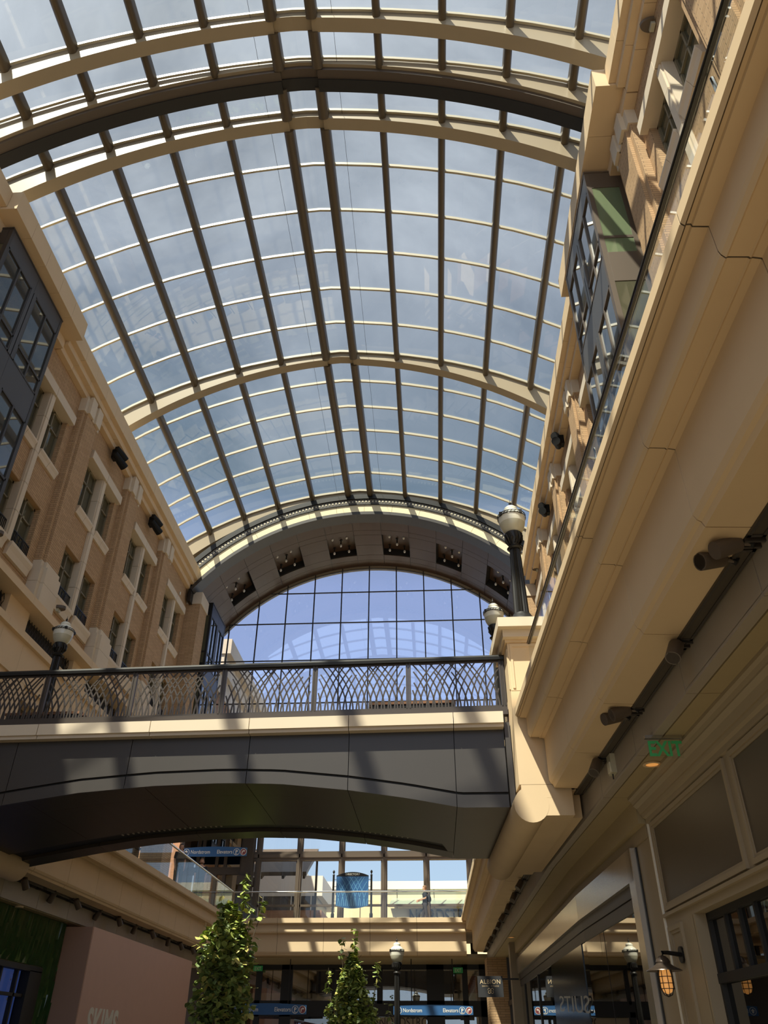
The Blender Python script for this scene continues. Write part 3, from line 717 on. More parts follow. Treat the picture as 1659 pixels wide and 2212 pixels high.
# underside: front shelf, recess, back beam
YB = 17.75
for a, b in zip([-8.84, -7.1, -5.0, -3.19, -1.41, .43], [-7.1, -5.0, -3.19, -1.41, .43, 1.30]):
    xs = xs_between(a + .005, b - .005, 8)
    MB(BR).loft([[(x, FY, zlow(x) + .002), (x, 14.3, zlow(x) + .002), (x, 14.3, zlow(x) + .06), (x, FY, zlow(x) + .06)] for x in xs]).build('soffit_panel', 'bridge_soffit', br)
    MB(BR).loft([[(x, 14.31, zlow(x) + .004), (x, 16.55 if x < .4 else YB, zlow(x) + .004), (x, 16.55 if x < .4 else YB, zlow(x) + .06), (x, 14.31, zlow(x) + .06)] for x in xs]).build('soffit_panel', 'bridge_soffit', br)
    if b < .6:
        MB(BR).loft([[(x, 17.15, zlow(x)), (x, YB, zlow(x)), (x, YB, 6.4), (x, 17.15, 6.4)] for x in xs]).build('back_beam', 'bridge_soffit', br)
xs = xs_between(XB0, XB1, 30)
MB(BR).loft([[(x, 13.6, zlow(x) + .07), (x, YB - .02, zlow(x) + .07), (x, YB - .02, 6.40), (x, 13.6, 6.40)] for x in xs if zlow(x) > 0]).build('deck', 'black', br)
q = MB(BR)
for k in range(40):
    x = (-6.5 if k < 20 else -2.6) + (k % 20) * .11
    q.box(x, x + .03, 16.75, 16.85, zlow(x) + .05, zlow(x) + .068)
q.build('slot_vents', 'panel_grey', br)
B('end_plate', 'bridge_panel', br, (1.31, 1.40, 13.42, 13.60, 4.9, 6.30), mp=BR)

# ornamental railing of the bridge
rl = empty('bridge_railing', 'bronze railing with interlaced grass blade pattern along the near side of the bridge', 'railing')
RY = 13.58
q = MB(BR); q.loft([[(x, RY - .075, 7.52), (x, RY - .085, 7.57), (x, RY - .06, 7.61), (x, RY + .06, 7.61), (x, RY + .085, 7.57), (x, RY + .075, 7.52)] for x in (-8.86, 1.41)]); q.build('handrail', 'black_iron', rl)
B('bottom_rail', 'railing_metal', rl, (-8.86, 1.40, RY - .12, RY + .02, 6.46, 6.60), (-8.86, 1.40, RY - .03, RY + .03, 6.60, 6.66), mp=BR)
PX = [1.36, -.35, -2.09, -3.82, -5.56, -7.29, -8.80]
for i, x in enumerate(PX):
    B('post', 'railing_metal', rl, (x - .045, x - .015, RY - .03, RY + .03, 6.58, 7.53), (x + .015, x + .045, RY - .03, RY + .03, 6.58, 7.53), (x - .012, x + .012, RY - .02, RY + .02, 6.58, 7.53), mp=BR)
def blades(mb, x0, x1, z0, z1, n, wid, yy, th, rnd):
    H = z1 - z0; wdt = x1 - x0
    for k in range(n):
        bx = x0 + wdt * (k + .5) / n + rnd.uniform(-.16, .16) * wdt / n
        s = -1 if k % 2 else 1; bend = rnd.uniform(.36, .50) * H; top = (1.0 if rnd.random() < .88 else .8) * H
        prev = None; rings = []
        for t in range(13):
            h = top * t / 12; x = bx + s * bend * (h / H) ** 1.9
            if x < x0 or x > x1: break
            ww = wid * (1.0 - .30 * t / 12)
            sl = s * 1.9 * bend * (h / H) ** .9 / H; nx, nz = 1 / math.hypot(1, sl), -sl / math.hypot(1, sl)
            rings.append([(x - nx * ww / 2, yy - th, z0 + h - nz * ww / 2), (x + nx * ww / 2, yy - th, z0 + h + nz * ww / 2), (x + nx * ww / 2, yy + th, z0 + h + nz * ww / 2), (x - nx * ww / 2, yy + th, z0 + h - nz * ww / 2)])
        if len(rings) > 2: mb.loft(rings)
rnd = random.Random(3)
for a, b in zip(PX[1:], PX[:-1]):
    q = MB(BR); blades(q, a + .06, b - .06, 6.64, 7.50, 28, .029, RY, .010, rnd)
    q.box(a + .045, b - .045, RY - .012, RY + .012, 7.49, 7.525); q.build('grass_panel', 'railing_metal', rl)
# far side railing, half hidden
q = MB(BR)
rl2 = empty('bridge_railing', 'plain far side railing of the bridge glimpsed behind the patterned one', 'railing')
B('handrail', 'black_iron', rl2, (-8.8, 1.2, 17.55, 17.62, 7.0, 7.05), mp=BR)
B('bottom_rail', 'railing_metal', rl2, (-8.8, 1.2, 17.52, 17.64, 6.405, 6.5), mp=BR)
def bench(x0, x1, y, label):
    r = empty('bench', label, 'bench', group='slatted benches on the bridge')
    for k in range(5): B('slat', 'wood', r, (x0, x1, y + .11 * k, y + .11 * k + .085, 6.96, 7.01), mp=BR)
    B('seat_rail', 'black_iron', r, (x0 + .05, x1 - .05, y + .02, y + .06, 6.90, 6.95), (x0 + .05, x1 - .05, y + .44, y + .48, 6.90, 6.95), mp=BR)
    for xx in (x0 + .15, x1 - .2):
        for yy in (y + .03, y + .43): B('leg', 'black_iron', r, (xx, xx + .05, yy, yy + .05, 6.402, 6.92), mp=BR)
bench(-1.13, .52, 14.15, 'wooden slatted bench behind the bridge railing at its right half')
bench(-8.3, -6.75, 14.15, 'wooden slatted bench behind the bridge railing at its left end')

# ================================================================== acorn street lamps
def lamp(label, loc, height, gd, post_r=.085, wide_base=False):
    """gd: globe diameter; height: base to finial tip"""
    r = empty('street_lamp', label, 'street lamp', loc, group=None)
    k = gd / .5; gh = .62 * k; zf = height; zg0 = zf - .17 * k - gh   # bottom of glass
    zt = zg0 - .34 * k
    b = .23 * k * (1.25 if wide_base else 1)
    MB().lathe([(b, 0), (b, .14 * k), (b * .92, .2 * k), (b * .8, .26 * k), (b * .62, .31 * k), (post_r * 1.25, .36 * k)], n=28).build('base', 'black_iron', r, smooth=True)
    MB().lathe([(post_r * 1.08, .34 * k), (post_r * .80, zt)], n=32, flute=.16).build('post', 'black_iron', r)
    MB().lathe([(post_r * .95, zt - .01), (post_r * 1.15, zt + .02), (post_r * .9, zt + .05), (.085 * k, zt + .08), (.13 * k, zt + .18 * k), (.155 * k, zt + .28 * k), (.16 * k, zt + .33 * k), (.14 * k, zt + .35 * k)], n=28).build('capital', 'black_iron', r, smooth=True)
    q = MB()
    for j in range(12):
        a = 2 * PI * j / 12; q.tube([(math.cos(a) * .10 * k, math.sin(a) * .10 * k, zt + .10 * k), (math.cos(a + .25) * .155 * k, math.sin(a + .25) * .155 * k, zt + .20 * k), (math.cos(a) * .168 * k, math.sin(a) * .168 * k, zt + .31 * k)], [.012, .02, .012], 6)
    q.build('leaf_ornament', 'black_iron', r, smooth=True)
    g = lambda f, p: [(rr * k, zg0 + zz * k) for rr, zz in p]
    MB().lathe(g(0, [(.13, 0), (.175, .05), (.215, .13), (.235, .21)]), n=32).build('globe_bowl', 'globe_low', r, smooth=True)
    MB().lathe(g(0, [(.235, .21), (.25, .30), (.25, .33)]), n=32).build('globe_body', 'globe', r, smooth=True)
    MB().lathe(g(0, [(.25, .335), (.235, .40), (.20, .45), (.15, .485), (.125, .50), (.12, .52), (.128, .54), (.12, .57), (.09, .60), (.03, .625), (.01, .63)]), n=32).build('globe_cap', 'globe', r, smooth=True)
    q = MB(); zr = zg0 + .335 * k
    for zz in (0, .045):
        ringp = [[((.255 + du) * k * math.cos(2 * PI * j / 32), (.255 + du) * k * math.sin(2 * PI * j / 32), zr + zz * k + dz) for du, dz in ((0, 0), (.012, 0), (.012, .01), (0, .01))] for j in range(32)]
        q.loft(ringp, loop=True)
    for j in range(24):
        a, a2 = 2 * PI * j / 24, 2 * PI * (j + 1) / 24
        q.bar((.26 * k * math.cos(a), .26 * k * math.sin(a), zr), (.26 * k * math.cos(a2), .26 * k * math.sin(a2), zr + .05 * k), .008, .008)
    for j in range(4):
        a = 2 * PI * j / 4 + .6; q.box(.262 * k * math.cos(a) - .025 * k, .262 * k * math.cos(a) + .025 * k, .262 * k * math.sin(a) - .025 * k, .262 * k * math.sin(a) + .025 * k, zr - .01, zr + .06 * k)
    q.build('collar', 'black_iron', r)
    MB().lathe([(.012, zf - .18 * k), (.035 * k, zf - .15 * k), (.02 * k, zf - .13 * k), (.03 * k, zf - .10 * k), (.008, zf - .06 * k), (.003, zf)], n=12).build('finial', 'black_iron', r, smooth=True)
    return r
lamp('tall black fluted street lamp with an acorn globe on the stone pier cap', (1.82, 13.45, 7.98), 3.08, .545, .135, True)
lamp('acorn globe street lamp rising behind the right end of the bridge railing', (1.72, 17.9, 6.34), 4.78, .50, .13)
lamp('acorn globe street lamp rising behind the left end of the bridge railing', (-9.12, 17.5, 6.28), 4.40, .49, .125)
lamp('acorn globe street lamp standing on the ground before the far doors', (-1.25, 29.0, 0), 4.62, .46, .105)

# ================================================================== spotlights
def spot_proto():
    r = empty('spotlight', 'x', 'spotlight'); 
    MB().box(-.03, .03, -.03, .03, -.02, .02).build('bracket', 'camera_black', r)
    MB().tube([(0, 0, -.01), (-.06, -.02, -.05)], .018, 8).build('arm', 'bay_brown', r)
    q = MB(); d = Vector((-.45, -.40, -.80)).normalized(); p = Vector((-.07, -.0, -.03)); q.tube([p, p + d * .02, p + d * .23, p + d * .23, p + d * .18], [.05, .068, .070, .060, .058], 18); hs = q.build('housing', 'bay_brown', r, smooth=True)
    MB().tube([p + d * .175, p + d * .185], [.058, .058], 16).build('lens', 'black_iron', hs)
    return r
sp0 = spot_proto()
sp0.name = 'spotlight'
def spot(loc, rz, label, group, first=[True], s=1.0, tilt=0.0):
    o = sp0 if first[0] else copy_tree(sp0); first[0] = False
    o.location = loc; o.rotation_euler = (0, tilt, rz); o['label'] = label; o['group'] = group; o.scale = (s, s, s); return o
GR = 'spotlights along the right soffit'; GLS = 'spotlights along the left soffit'
for y, two, nm in ((5.58, True, 'at the right edge of the photo'), (7.45, False, 'left of the right edge'), (9.39, True, 'casting a round shadow on stone'), (11.35, False, 'beside the emergency light')):
    spot(W(2.40, y, 5.02), -.3 if two else .1, f'bronze spotlight on right soffit {nm}' + (', front of pair' if two else ''), GR, tilt=.65 if two else 0, s=1.1)
    if two: spot(W(2.36, y + .27, 5.02), -.15, f'bronze spotlight on right soffit {nm}, rear of pair', GR, tilt=.75, s=1.1)
for k in range(9): spot(W(2.40, 19.0 + 1.94 * k, 5.02), [.2, -.3, .1][k % 3], f'dark spotlight under the right walkway, {ORD[k]} beyond the round corbel beam', GR)
ly = [19.58, 21.59, 22.78, 24.94, 26.21, 28.13, 29.53, 31.73, 33.14, 34.81]
for k, y in enumerate(ly): spot((-9.72, y, 4.93), PI + [.6, 1.9, .3, 2.2, .5, 1.7, .2, 1.2, .4, .2][k], f'spotlight under the left balcony fascia, {ORD[k]} from the bridge', GLS, s=1.15)
# floodlights / cameras on the cornices
def flood(F, side, y, label):
    r = empty('loudspeaker', label, 'loudspeaker', F(.17, y, 22.05), 0 if side == 'left' else PI)
    r.scale = (1.25, 1.25, 1.25)
    MB().prism([(-.04, -.35), (.10, -.35), (.10, .10), (-.04, .10)], 1, -.25, -.02).build('bracket', 'camera_black', r)
    q = MB(); q.tube([(.10, -.30, -.02), (.20, -.05, -.10), (.28, .14, -.18)], [.11, .13, .13], 12); q.build('body', 'camera_black', r)
    q = MB(); q.tube([(.10, -.34, -.24), (.20, .0, -.36), (.28, .2, -.44)], [.10, .13, .14], 12); q.build('horn', 'camera_black', r)
    MB().tube([(.28, .14, -.18), (.285, .15, -.185)], .11, 12).build('grille', 'black', r)
flood(FL, 'left', 24.9, 'black twin loudspeaker below the left cornice, nearer one')
flood(FL, 'left', 29.9, 'black twin loudspeaker below the left cornice, farther one')
flood(FR, 'right', 24.6, 'black twin loudspeaker below the right cornice, nearer one')
flood(FR, 'right', 29.5, 'black twin loudspeaker below the right cornice, farther one')
def dome(loc, rz, label, s=1.0):
    r = empty('wall_light', label, 'wall light', loc, rz)
    MB().box(0, .10 * s, -.10 * s, .10 * s, -.08 * s, .08 * s).build('mount', 'globe_low', r)
    q = MB(); q.prism([(.02 + .30 * s * math.sin(PI * t / 10), -.17 * s * math.cos(PI * t / 10)) for t in range(11)], 2, .03 * s, .14 * s); q.build('hood', 'bay_brown', r)
dome((XR - .02, 9.2, 21.75), PI, 'bronze hooded wall light high on the near right facade')
dome((XR - .02, 35.4, 22.0), PI, 'bronze hooded wall light at the far end of the right facade', .9)
dome((XL + .48, 22.9, 13.72), 0, 'bronze hooded wall light on the stone base of a left pilaster', .9)
dome((XL + .48, 18.3, 13.75), 0, 'bronze hooded wall light at the left margin below the brick bays', .9)
for y, l in ((22.2, 'nearer'), (35.6, 'farther')): tag(B('wall_sensor', 'white_paint', None, (XL, XL + .04, y, y + .09, 21.2, 21.36)), f'tiny white sensor plate on the left brick below the cornice, {l} one', 'sensor')

# ================================================================== right shopfronts
XWALL = 3.1
pn = empty('wall_right', 'taupe panelled shopfront wall at the lower right with crown moulding', 'shopfront', kind='structure')
B('wall_field', 'paint_taupe', pn, (XWALL, XWALL + .3, -2, 12.1, 2.98, 4.66), (XWALL, XWALL + .3, 10.95, 12.1, 0, 2.98), (XWALL, XWALL + .3, 2, 7.6, 0, 2.98), mp=W)
q = MB(W); cr_p = [(2.86, 4.66), (2.86, 4.62), (2.90, 4.60), (2.92, 4.56), (2.92, 4.54), (2.97, 4.50), (3.0, 4.42), (3.02, 4.42), (3.03, 4.38), (3.07, 4.36), (3.07, 4.30), (3.11, 4.28), (3.11, 4.66)]
q.loft([[(x, y, z) for x, z in cr_p] for y in (-2, 12.1)]); q.build('crown_moulding', 'paint_taupe', pn)
def framed(y0, y1, z0, z1, m):
    q = MB(W)
    for a, b, c, d in ((y0, y1, z0, z0 + .055), (y0, y1, z1 - .055, z1), (y0, y0 + .055, z0 + .055, z1 - .055), (y1 - .055, y1, z0 + .055, z1 - .055)): q.box(XWALL - .035, XWALL, a, b, c, d)
    for a, b, c, d in ((y0 + .055, y1 - .055, z0 + .055, z0 + .09), (y0 + .055, y1 - .055, z1 - .09, z1 - .055), (y0 + .055, y0 + .09, z0 + .09, z1 - .09), (y1 - .09, y1 - .055, z0 + .09, z1 - .09)): q.box(XWALL - .018, XWALL, a, b, c, d)
    q.build('panel_moulding', 'paint_taupe', pn)
    if m: B('panel_field', m, pn, (XWALL - .006, XWALL + .01, y0 + .09, y1 - .09, z0 + .09, z1 - .09), mp=W)
framed(8.90, 11.95, 3.14, 4.27, 'paint_dark'); framed(5.7, 8.72, 3.14, 4.27, 'paint_dark'); framed(2.4, 5.5, 3.14, 4.27, 'paint_dark')
framed(11.40, 11.98, .6, 2.95, None)
B('ledge_moulding', 'paint_taupe', pn, (XWALL - .05, XWALL, -2, 12.05, 3.07, 3.11), mp=W)
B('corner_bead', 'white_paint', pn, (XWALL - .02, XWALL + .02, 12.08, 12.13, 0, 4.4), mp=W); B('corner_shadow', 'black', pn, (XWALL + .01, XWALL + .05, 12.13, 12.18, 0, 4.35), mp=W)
B('window_reveal', 'paint_taupe', pn, (XWALL, XWALL + .26, 10.90, 10.97, 0, 2.98), mp=W)
wn = empty('window_102', 'dark framed sash window of the lower right shopfront', 'window', kind='structure')
q = MB(W); xw = XWALL + .20
q.box(xw - .06, xw + .04, 7.6, 10.92, 2.90, 2.98); q.box(xw - .07, xw + .05, 7.6, 10.92, 2.24, 2.34); q.box(xw - .06, xw + .04, 10.84, 10.92, .4, 2.98); q.box(xw - .06, xw + .04, 7.6, 10.92, .4, .5)
for y in (10.33, 9.88, 9.42, 8.96, 8.5, 8.04): q.box(xw - .05, xw + .03, y - .025, y + .025, 2.3, 2.95)
q.build('sash_frame', 'black', wn)
B('upper_pane', 'window_mirror', wn, (xw - .012, xw, 7.6, 10.9, 2.3, 2.95), mp=W); B('lower_pane', 'window_mirror', wn, (xw - .003, xw + .009, 7.6, 10.9, .45, 2.28), mp=W)
# caged wall lantern
ln = empty('wall_lantern', 'caged barn style wall lantern with a glowing amber bulb', 'wall lantern', W(XWALL - .005, 11.62, 2.60), .0365)
MB().tube([(0, 0, 0), (-.03, 0, 0)], .095, 16).build('wall_plate', 'black_iron', ln)
MB().tube([(-.02, 0, 0), (-.20, -.04, .02), (-.27, -.06, .02), (-.285, -.065, -.03)], [.028, .024, .024, .03], 10).build('arm', 'black_iron', ln, smooth=True)
lx, lyy = -.285, -.065
MB().lathe([(.04, -.02), (.075, -.05), (.09, -.085), (.085, -.10), (.10, -.115), (.14, -.14), (.215, -.175), (.22, -.185), (.13, -.16), (.06, -.15)], (lx, lyy, 0), 24).build('shade', 'copper', ln, smooth=True)
MB().lathe([(.055, -.17), (.07, -.22), (.07, -.36), (.05, -.41), (.01, -.43)], (lx, lyy, 0), 18).build('bulb', 'bulb_warm', ln, smooth=True)
q = MB()
for j in range(8):
    a = 2 * PI * j / 8; q.tube([(lx + .085 * math.cos(a), lyy + .085 * math.sin(a), -.17), (lx + .085 * math.cos(a), lyy + .085 * math.sin(a), -.37), (lx + .05 * math.cos(a), lyy + .05 * math.sin(a), -.44), (lx, lyy, -.46)], .005, 5)
for zz in (-.25, -.32, -.38): q.loft([[(lx + (.085 + du) * math.cos(2 * PI * j / 16), lyy + (.085 + du) * math.sin(2 * PI * j / 16), zz + dz) for du, dz in ((0, 0), (.008, 0), (.008, .008), (0, .008))] for j in range(16)], loop=True)
q.build('cage', 'black_iron', ln)
# second shop: tan jamb, metal fascia band and dark glass
sh = empty('wall_right', 'pale metal fascia and mirror dark glass shopfront at the lower right', 'shopfront', kind='structure')
YE = 31.0; XS = 3.1
def BS(name, m, *bx): return B(name, m, sh, *bx, mp=W)
for a, b in ((12.18, 17.5), (17.5, YE)):
    BS('soffit_drop', 'soffit_tan', (XS - .12, XS + .3, a, b, 4.32, 4.66))
    BS('upper_return', 'paint_taupe', (XS - .02, XS + .3, a, b, 4.14, 4.32))
q = MB(W)
for a, b in ((13.0, 17.5), (17.5, 21.0), (21.0, 24.5), (24.5, 27.8), (27.8, YE)): q.box(XS - .10, XS + .3, a + .005, b - .005, 3.70, 4.14)
q.build('fascia_band', 'metal_band', sh)
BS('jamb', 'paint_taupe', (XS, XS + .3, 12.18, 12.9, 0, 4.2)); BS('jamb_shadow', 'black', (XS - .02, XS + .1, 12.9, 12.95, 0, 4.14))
BS('jamb_frame', 'metal_band', (XS - .10, XS + .2, 12.95, 13.28, 0, 4.14))
BS('header_bar', 'bridge_panel', (XS - .04, XS + .1, 13.28, 17.5, 3.53, 3.70), (XS - .04, XS + .1, 17.5, YE, 3.53, 3.70), (XS - .02, XS + .1, 13.28, 17.5, 3.34, 3.52), (XS - .02, XS + .1, 17.5, YE, 3.34, 3.52))
BS('shop_glass', 'store_pane', (XS, XS + .02, 13.28, 17.5, 0, 3.34), (XS, XS + .02, 17.5, 18.05, 0, 3.34), (XS, XS + .02, 22.9, YE, 0, 3.34))
BS('glass_joint', 'black', (XS - .004, XS, 15.9, 15.91, 0, 3.34), (XS - .03, XS + .02, 29.6, 29.75, 0, 3.34), (XS - .03, XS + .02, 25.8, 25.95, 0, 3.34))
BS('black_panel', 'store_black', (XS - .015, XS + .1, 18.05, 22.9, 0, 3.66))
BS('end_post', 'paint_taupe', (XS - .3, XS + .3, YE, YE + .5, 0, 4.66))
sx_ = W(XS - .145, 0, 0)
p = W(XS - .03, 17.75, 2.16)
t = text('shop_lettering', 'SUITS', .42, (p[0], p[1], p[2]), (PI / 2, -.045, PI / 2 + .0365), 'globe', sh, ext=.002, sx=3.3)  # mirror-written letters set on the panel in place of a sign's reflection
# brick shop end wall behind
B('end_brick', 'brick', sh, (2.3, 3.4, 38.0, 42.4, 0, 4.66)); B('brick_pier', 'brick', sh, (2.05, 3.5, 36.5, 38.0, 0, 4.66))
B('side_shop_glass', 'store_pane', sh, (2.86, 2.9, 31.5, 36.5, 0, 4.6)); 
q = MB()
for y in (32.2, 33.4, 34.6, 35.8): q.box(2.8, 2.88, y, y + .1, 0, 4.6)
q.box(2.8, 2.88, 31.5, 36.5, 3.0, 3.15); q.build('side_shop_bar', 'dark_metal', sh)
# exit sign
ex = empty('exit_sign', 'clear acrylic exit sign with green letters hung from the right soffit', 'exit sign', W(2.62, 9.30, 4.66), .0365)
MB().box(-.22, .22, -.03, .03, -.035, 0).build('mount_bar', 'stainless', ex); MB().box(-.20, .20, -.005, .005, -.26, -.035).build('panel', 'acrylic', ex)
text('lettering', 'EXIT', .245, (0, -.008, -.235), (PI / 2, 0, 0), 'exit_green', ex, ext=.003, sx=.80, align='CENTER', off=.006)
em = empty('emergency_light', 'small beige emergency light box on the grey return panel', 'emergency light', W(2.5, 11.17, 4.88), .0365)
MB().box(-.07, 0, -.10, .10, -.13, .13).build('housing', 'globe_low', em); MB().box(-.085, -.07, -.07, .07, -.11, .02).build('cover', 'globe', em); MB().tube([(-.04, 0, -.13), (-.04, 0, -.20)], .01, 6).build('pull', 'black_iron', em)
for lab, x, y, z in (('amber recessed downlight beside the exit sign', 2.78, 10.4, 4.655), ('amber recessed downlight far along the right soffit', 2.75, 29.5, 4.655)):
    d = empty('downlight', lab, 'downlight', W(x, y, z)); MB().lathe([(.12, 0), (.12, -.012), (.085, -.012), (.085, 0)], n=20).build('trim_ring', 'gold', d); MB().lathe([(.08, 0), (.08, -.006)], n=16).build('lens', 'bulb_warm', d)
# blade sign
al = empty('blade_sign', 'charcoal square blade sign with pale gold letters and a looped emblem', 'shop sign', (1.95, 30.0, 0), 0)
MB().box(-.60, .22, -.03, .03, 2.99, 3.58).build('board', 'charcoal', al); MB().box(.20, .75, -.015, .015, 3.47, 3.52).build('bracket', 'black_iron', al)
text('lettering', 'ALBION', .175, (-.19, -.034, 3.36), (PI / 2, 0, 0), 'gold', al, ext=.004, align='CENTER', sp=1.12)
text('small_lettering', 'SWIMS · FITNESS', .058, (-.19, -.034, 3.275), (PI / 2, 0, 0), 'gold', al, ext=.003, align='CENTER', sp=1.3)
q = MB()
for s in (-1, 1):
    for cz, cx, a0, a1 in ((3.20, .052, -.6, PI * 1.35), (3.125, .048, PI * .75, PI * 2.45)):
        pts = [(-.19 + s * (cx + .036 * math.cos(a0 + (a1 - a0) * t / 14)), -.037, cz + .036 * math.sin(a0 + (a1 - a0) * t / 14)) for t in range(15)]
        q.tube(pts, .0085, 6)
    q.tube([(-.19 + s * .012, -.037, 3.22), (-.19 + s * .012, -.037, 3.10)], .008, 6)
q.build('emblem', 'gold', al)

# ================================================================== left shopfronts
pk = empty('wall_left', 'dusty pink shopfront hoarding at the lower left', 'shopfront', kind='structure')
B('front_board', 'pink_board', pk, (-10.2, -9.42, 23.9, 34.4, 0, 4.36)); B('side_board', 'pink_side', pk, (-10.2, -9.43, 23.86, 23.9, 0, 4.355))
text('shop_lettering', 'SKIMS', .98, (-9.415, 24.62, 1.80), (PI / 2, 0, PI / 2), 'white_paint', pk, ext=.004, sx=.90, off=.03, sp=1.06)
tl = empty('wall_left', 'glossy dark green ribbed tile shopfront at the lower left', 'shopfront', kind='structure')
B('tile_backing', 'green_tile', tl, (-10.5, -10.22, -6, 23.86, 3.3, 4.42), (-10.5, -10.22, 23.0, 23.86, 0, 3.3))
rt = random.Random(5); q = MB()
y = 14.0
while y < 23.8:
    wd = rt.uniform(.10, .16); z = 4.42
    while z > (3.32 if y < 22.9 else 0.0):
        h = rt.uniform(.35, .7); zb = max(z - h, 3.32 if y < 22.9 else 0); t = rt.uniform(.02, .05); sl = rt.uniform(-.03, .03)
        q._add([(-10.22, y, zb), (-10.22, y + wd, zb), (-10.22, y + wd, z), (-10.22, y, z), (-10.22 + t, y + wd * .5 + sl, zb), (-10.22 + t * 1.4, y + wd * .5 - sl, z)], [(0, 4, 5, 3), (4, 1, 2, 5), (3, 5, 2), (0, 1, 4)]); z = zb
    y += wd
q.build('tile_ribs', 'green_tile', tl)
wv_ = empty('window_103', 'black gridded shop window glowing blue below the green tiles', 'window', kind='structure')
B('frame', 'black', wv_, (-10.42, -10.2, 14, 23.0, 3.18, 3.3), (-10.42, -10.2, 22.25, 23.0, 0, 3.2), *[(-10.36, -10.26, y0, y0 + .07, 0, 3.2) for y0 in (16.5, 17.4, 18.2, 19.1, 20.0, 20.85, 21.70)], (-10.36, -10.26, 14, 22.3, 2.62, 2.69))
B('display_glow', 'blue_screen', wv_, (-10.5, -10.42, 14, 22.2, 0, 3.2)); 
q = MB()
for k in range(140):
    y0 = rt.uniform(16, 22.1); z0 = 1.2 + 1.9 * rt.random() ** 1.5; s_a = rt.uniform(.01, .05)
    q.box(-10.415, -10.40, y0, y0 + s_a, z0, z0 + s_a * 1.3)
q.build('display_specks', 'white_paint', wv_)
MB().tube([(-10.0, 21.0, 4.40), (-10.0, 21.0, 4.43)], .1, 12)
d = empty('downlight', 'dim amber downlight above the green tiles', 'downlight', (-10.08, 20.6, 4.40)); MB().lathe([(.10, .03), (.10, 0), (.07, 0), (.07, .03)], n=16).build('trim_ring', 'gold', d); MB().lathe([(.07, .0), (.07, .02)], n=12).build('lens', 'globe', d)
B('store_fill', 'interior_dark', tl, (-10.6, -10.5, -6, 24, 0, 4.4))
B('far_wall', 'interior_dark', pk, (-13, -9.3, 42.3, 42.5, 0, 4.9))

# ================================================================== ground level entrance under the far balcony
en = empty('door_2', 'dark framed glass entrance doors at ground level under the far balcony', 'entrance', kind='structure')
q = MB()
for a, b, z0, z1 in ((-9.5, 3.2, 4.66, 5.0), (-9.5, 3.2, 2.8, 3.42), (-7.25, -6.75, 0, 5), (-8.45, -8.2, 0, 5), (-.45, .35, 0, 5), (1.2, 1.45, 0, 5), (2.0, 2.35, 0, 5), (-9.5, -9.1, 0, 5), (-4.86, -4.72, 3.3, 4.7), (-2.75, -2.5, 3.3, 4.7), (-4.95, -4.7, 0, 3.0)): q.box(a, b, 42.3, 42.6, z0, z1)
q.build('frame', 'black', en)
B('glass', 'door_glass', en, (-9.5, 3.2, 42.44, 42.46, 0, 4.8))
B('name_board', 'paint_taupe', en, (-4.6, -.5, 42.40, 42.43, .8, 2.79)); text('shop_lettering', 'NORDSTROM', .52, (-2.66, 42.39, 2.42), (PI / 2, 0, 0), 'interior_dark', en, ext=.01, sx=.80)
# interior beyond the doors: back wall, and pale bands modelled as the reflected sunlit balcony fascia
it = empty('interior_hall', 'shop interior seen through the ground level entrance glass', 'interior', kind='structure')
B('hall_back', 'interior', it, (-10, 4, 56, 56.3, 0, 6)); B('hall_soffit', 'soffit_tan', it, (-10, 4, 43.2, 56, 4.9, 5.0)); B('mirrored_fascia', 'cream_build', it, (-10, 4, 47, 47.3, 3.72, 3.95)); B('mirrored_fascia_low', 'white_build', it, (-10, 4, 47.1, 47.3, 3.35, 3.72))
B('hall_floor', 'paving', it, (-10, 4, 43, 56, 0, .02)); B('hall_shelf', 'interior_red', it, (-7.8, -6.2, 50, 50.3, .4, 2.8), (1.4, 2.2, 50, 50.3, 3.9, 5))
q = MB()
for x in (-8.8, -6.1, -3.2, -1.6, .9): q.box(x, x + .12, 46.9, 47.0, 3.95, 4.9)
q.build('hall_posts', 'dark_metal', it)
for k, (x, z, lab) in enumerate(((-8.35, 4.80, 'small green exit sign under the far soffit at the left, behind the hanging rods'), (1.02, 4.72, 'small green exit sign under the far soffit at the right'))):
    e = empty('exit_sign', lab, 'exit sign', (x, 42.05, z)); MB().box(-.22, .22, 0, .03, -.22, 0).build('panel', 'exit_green', e); text('lettering', 'EXIT', .2, (0, -.004, -.185), (PI / 2, 0, 0), 'white_paint', e, ext=.002, sx=.75, align='CENTER'); MB().box(-.02, .02, 0, .02, 0, .12).build('stem', 'black_iron', e)

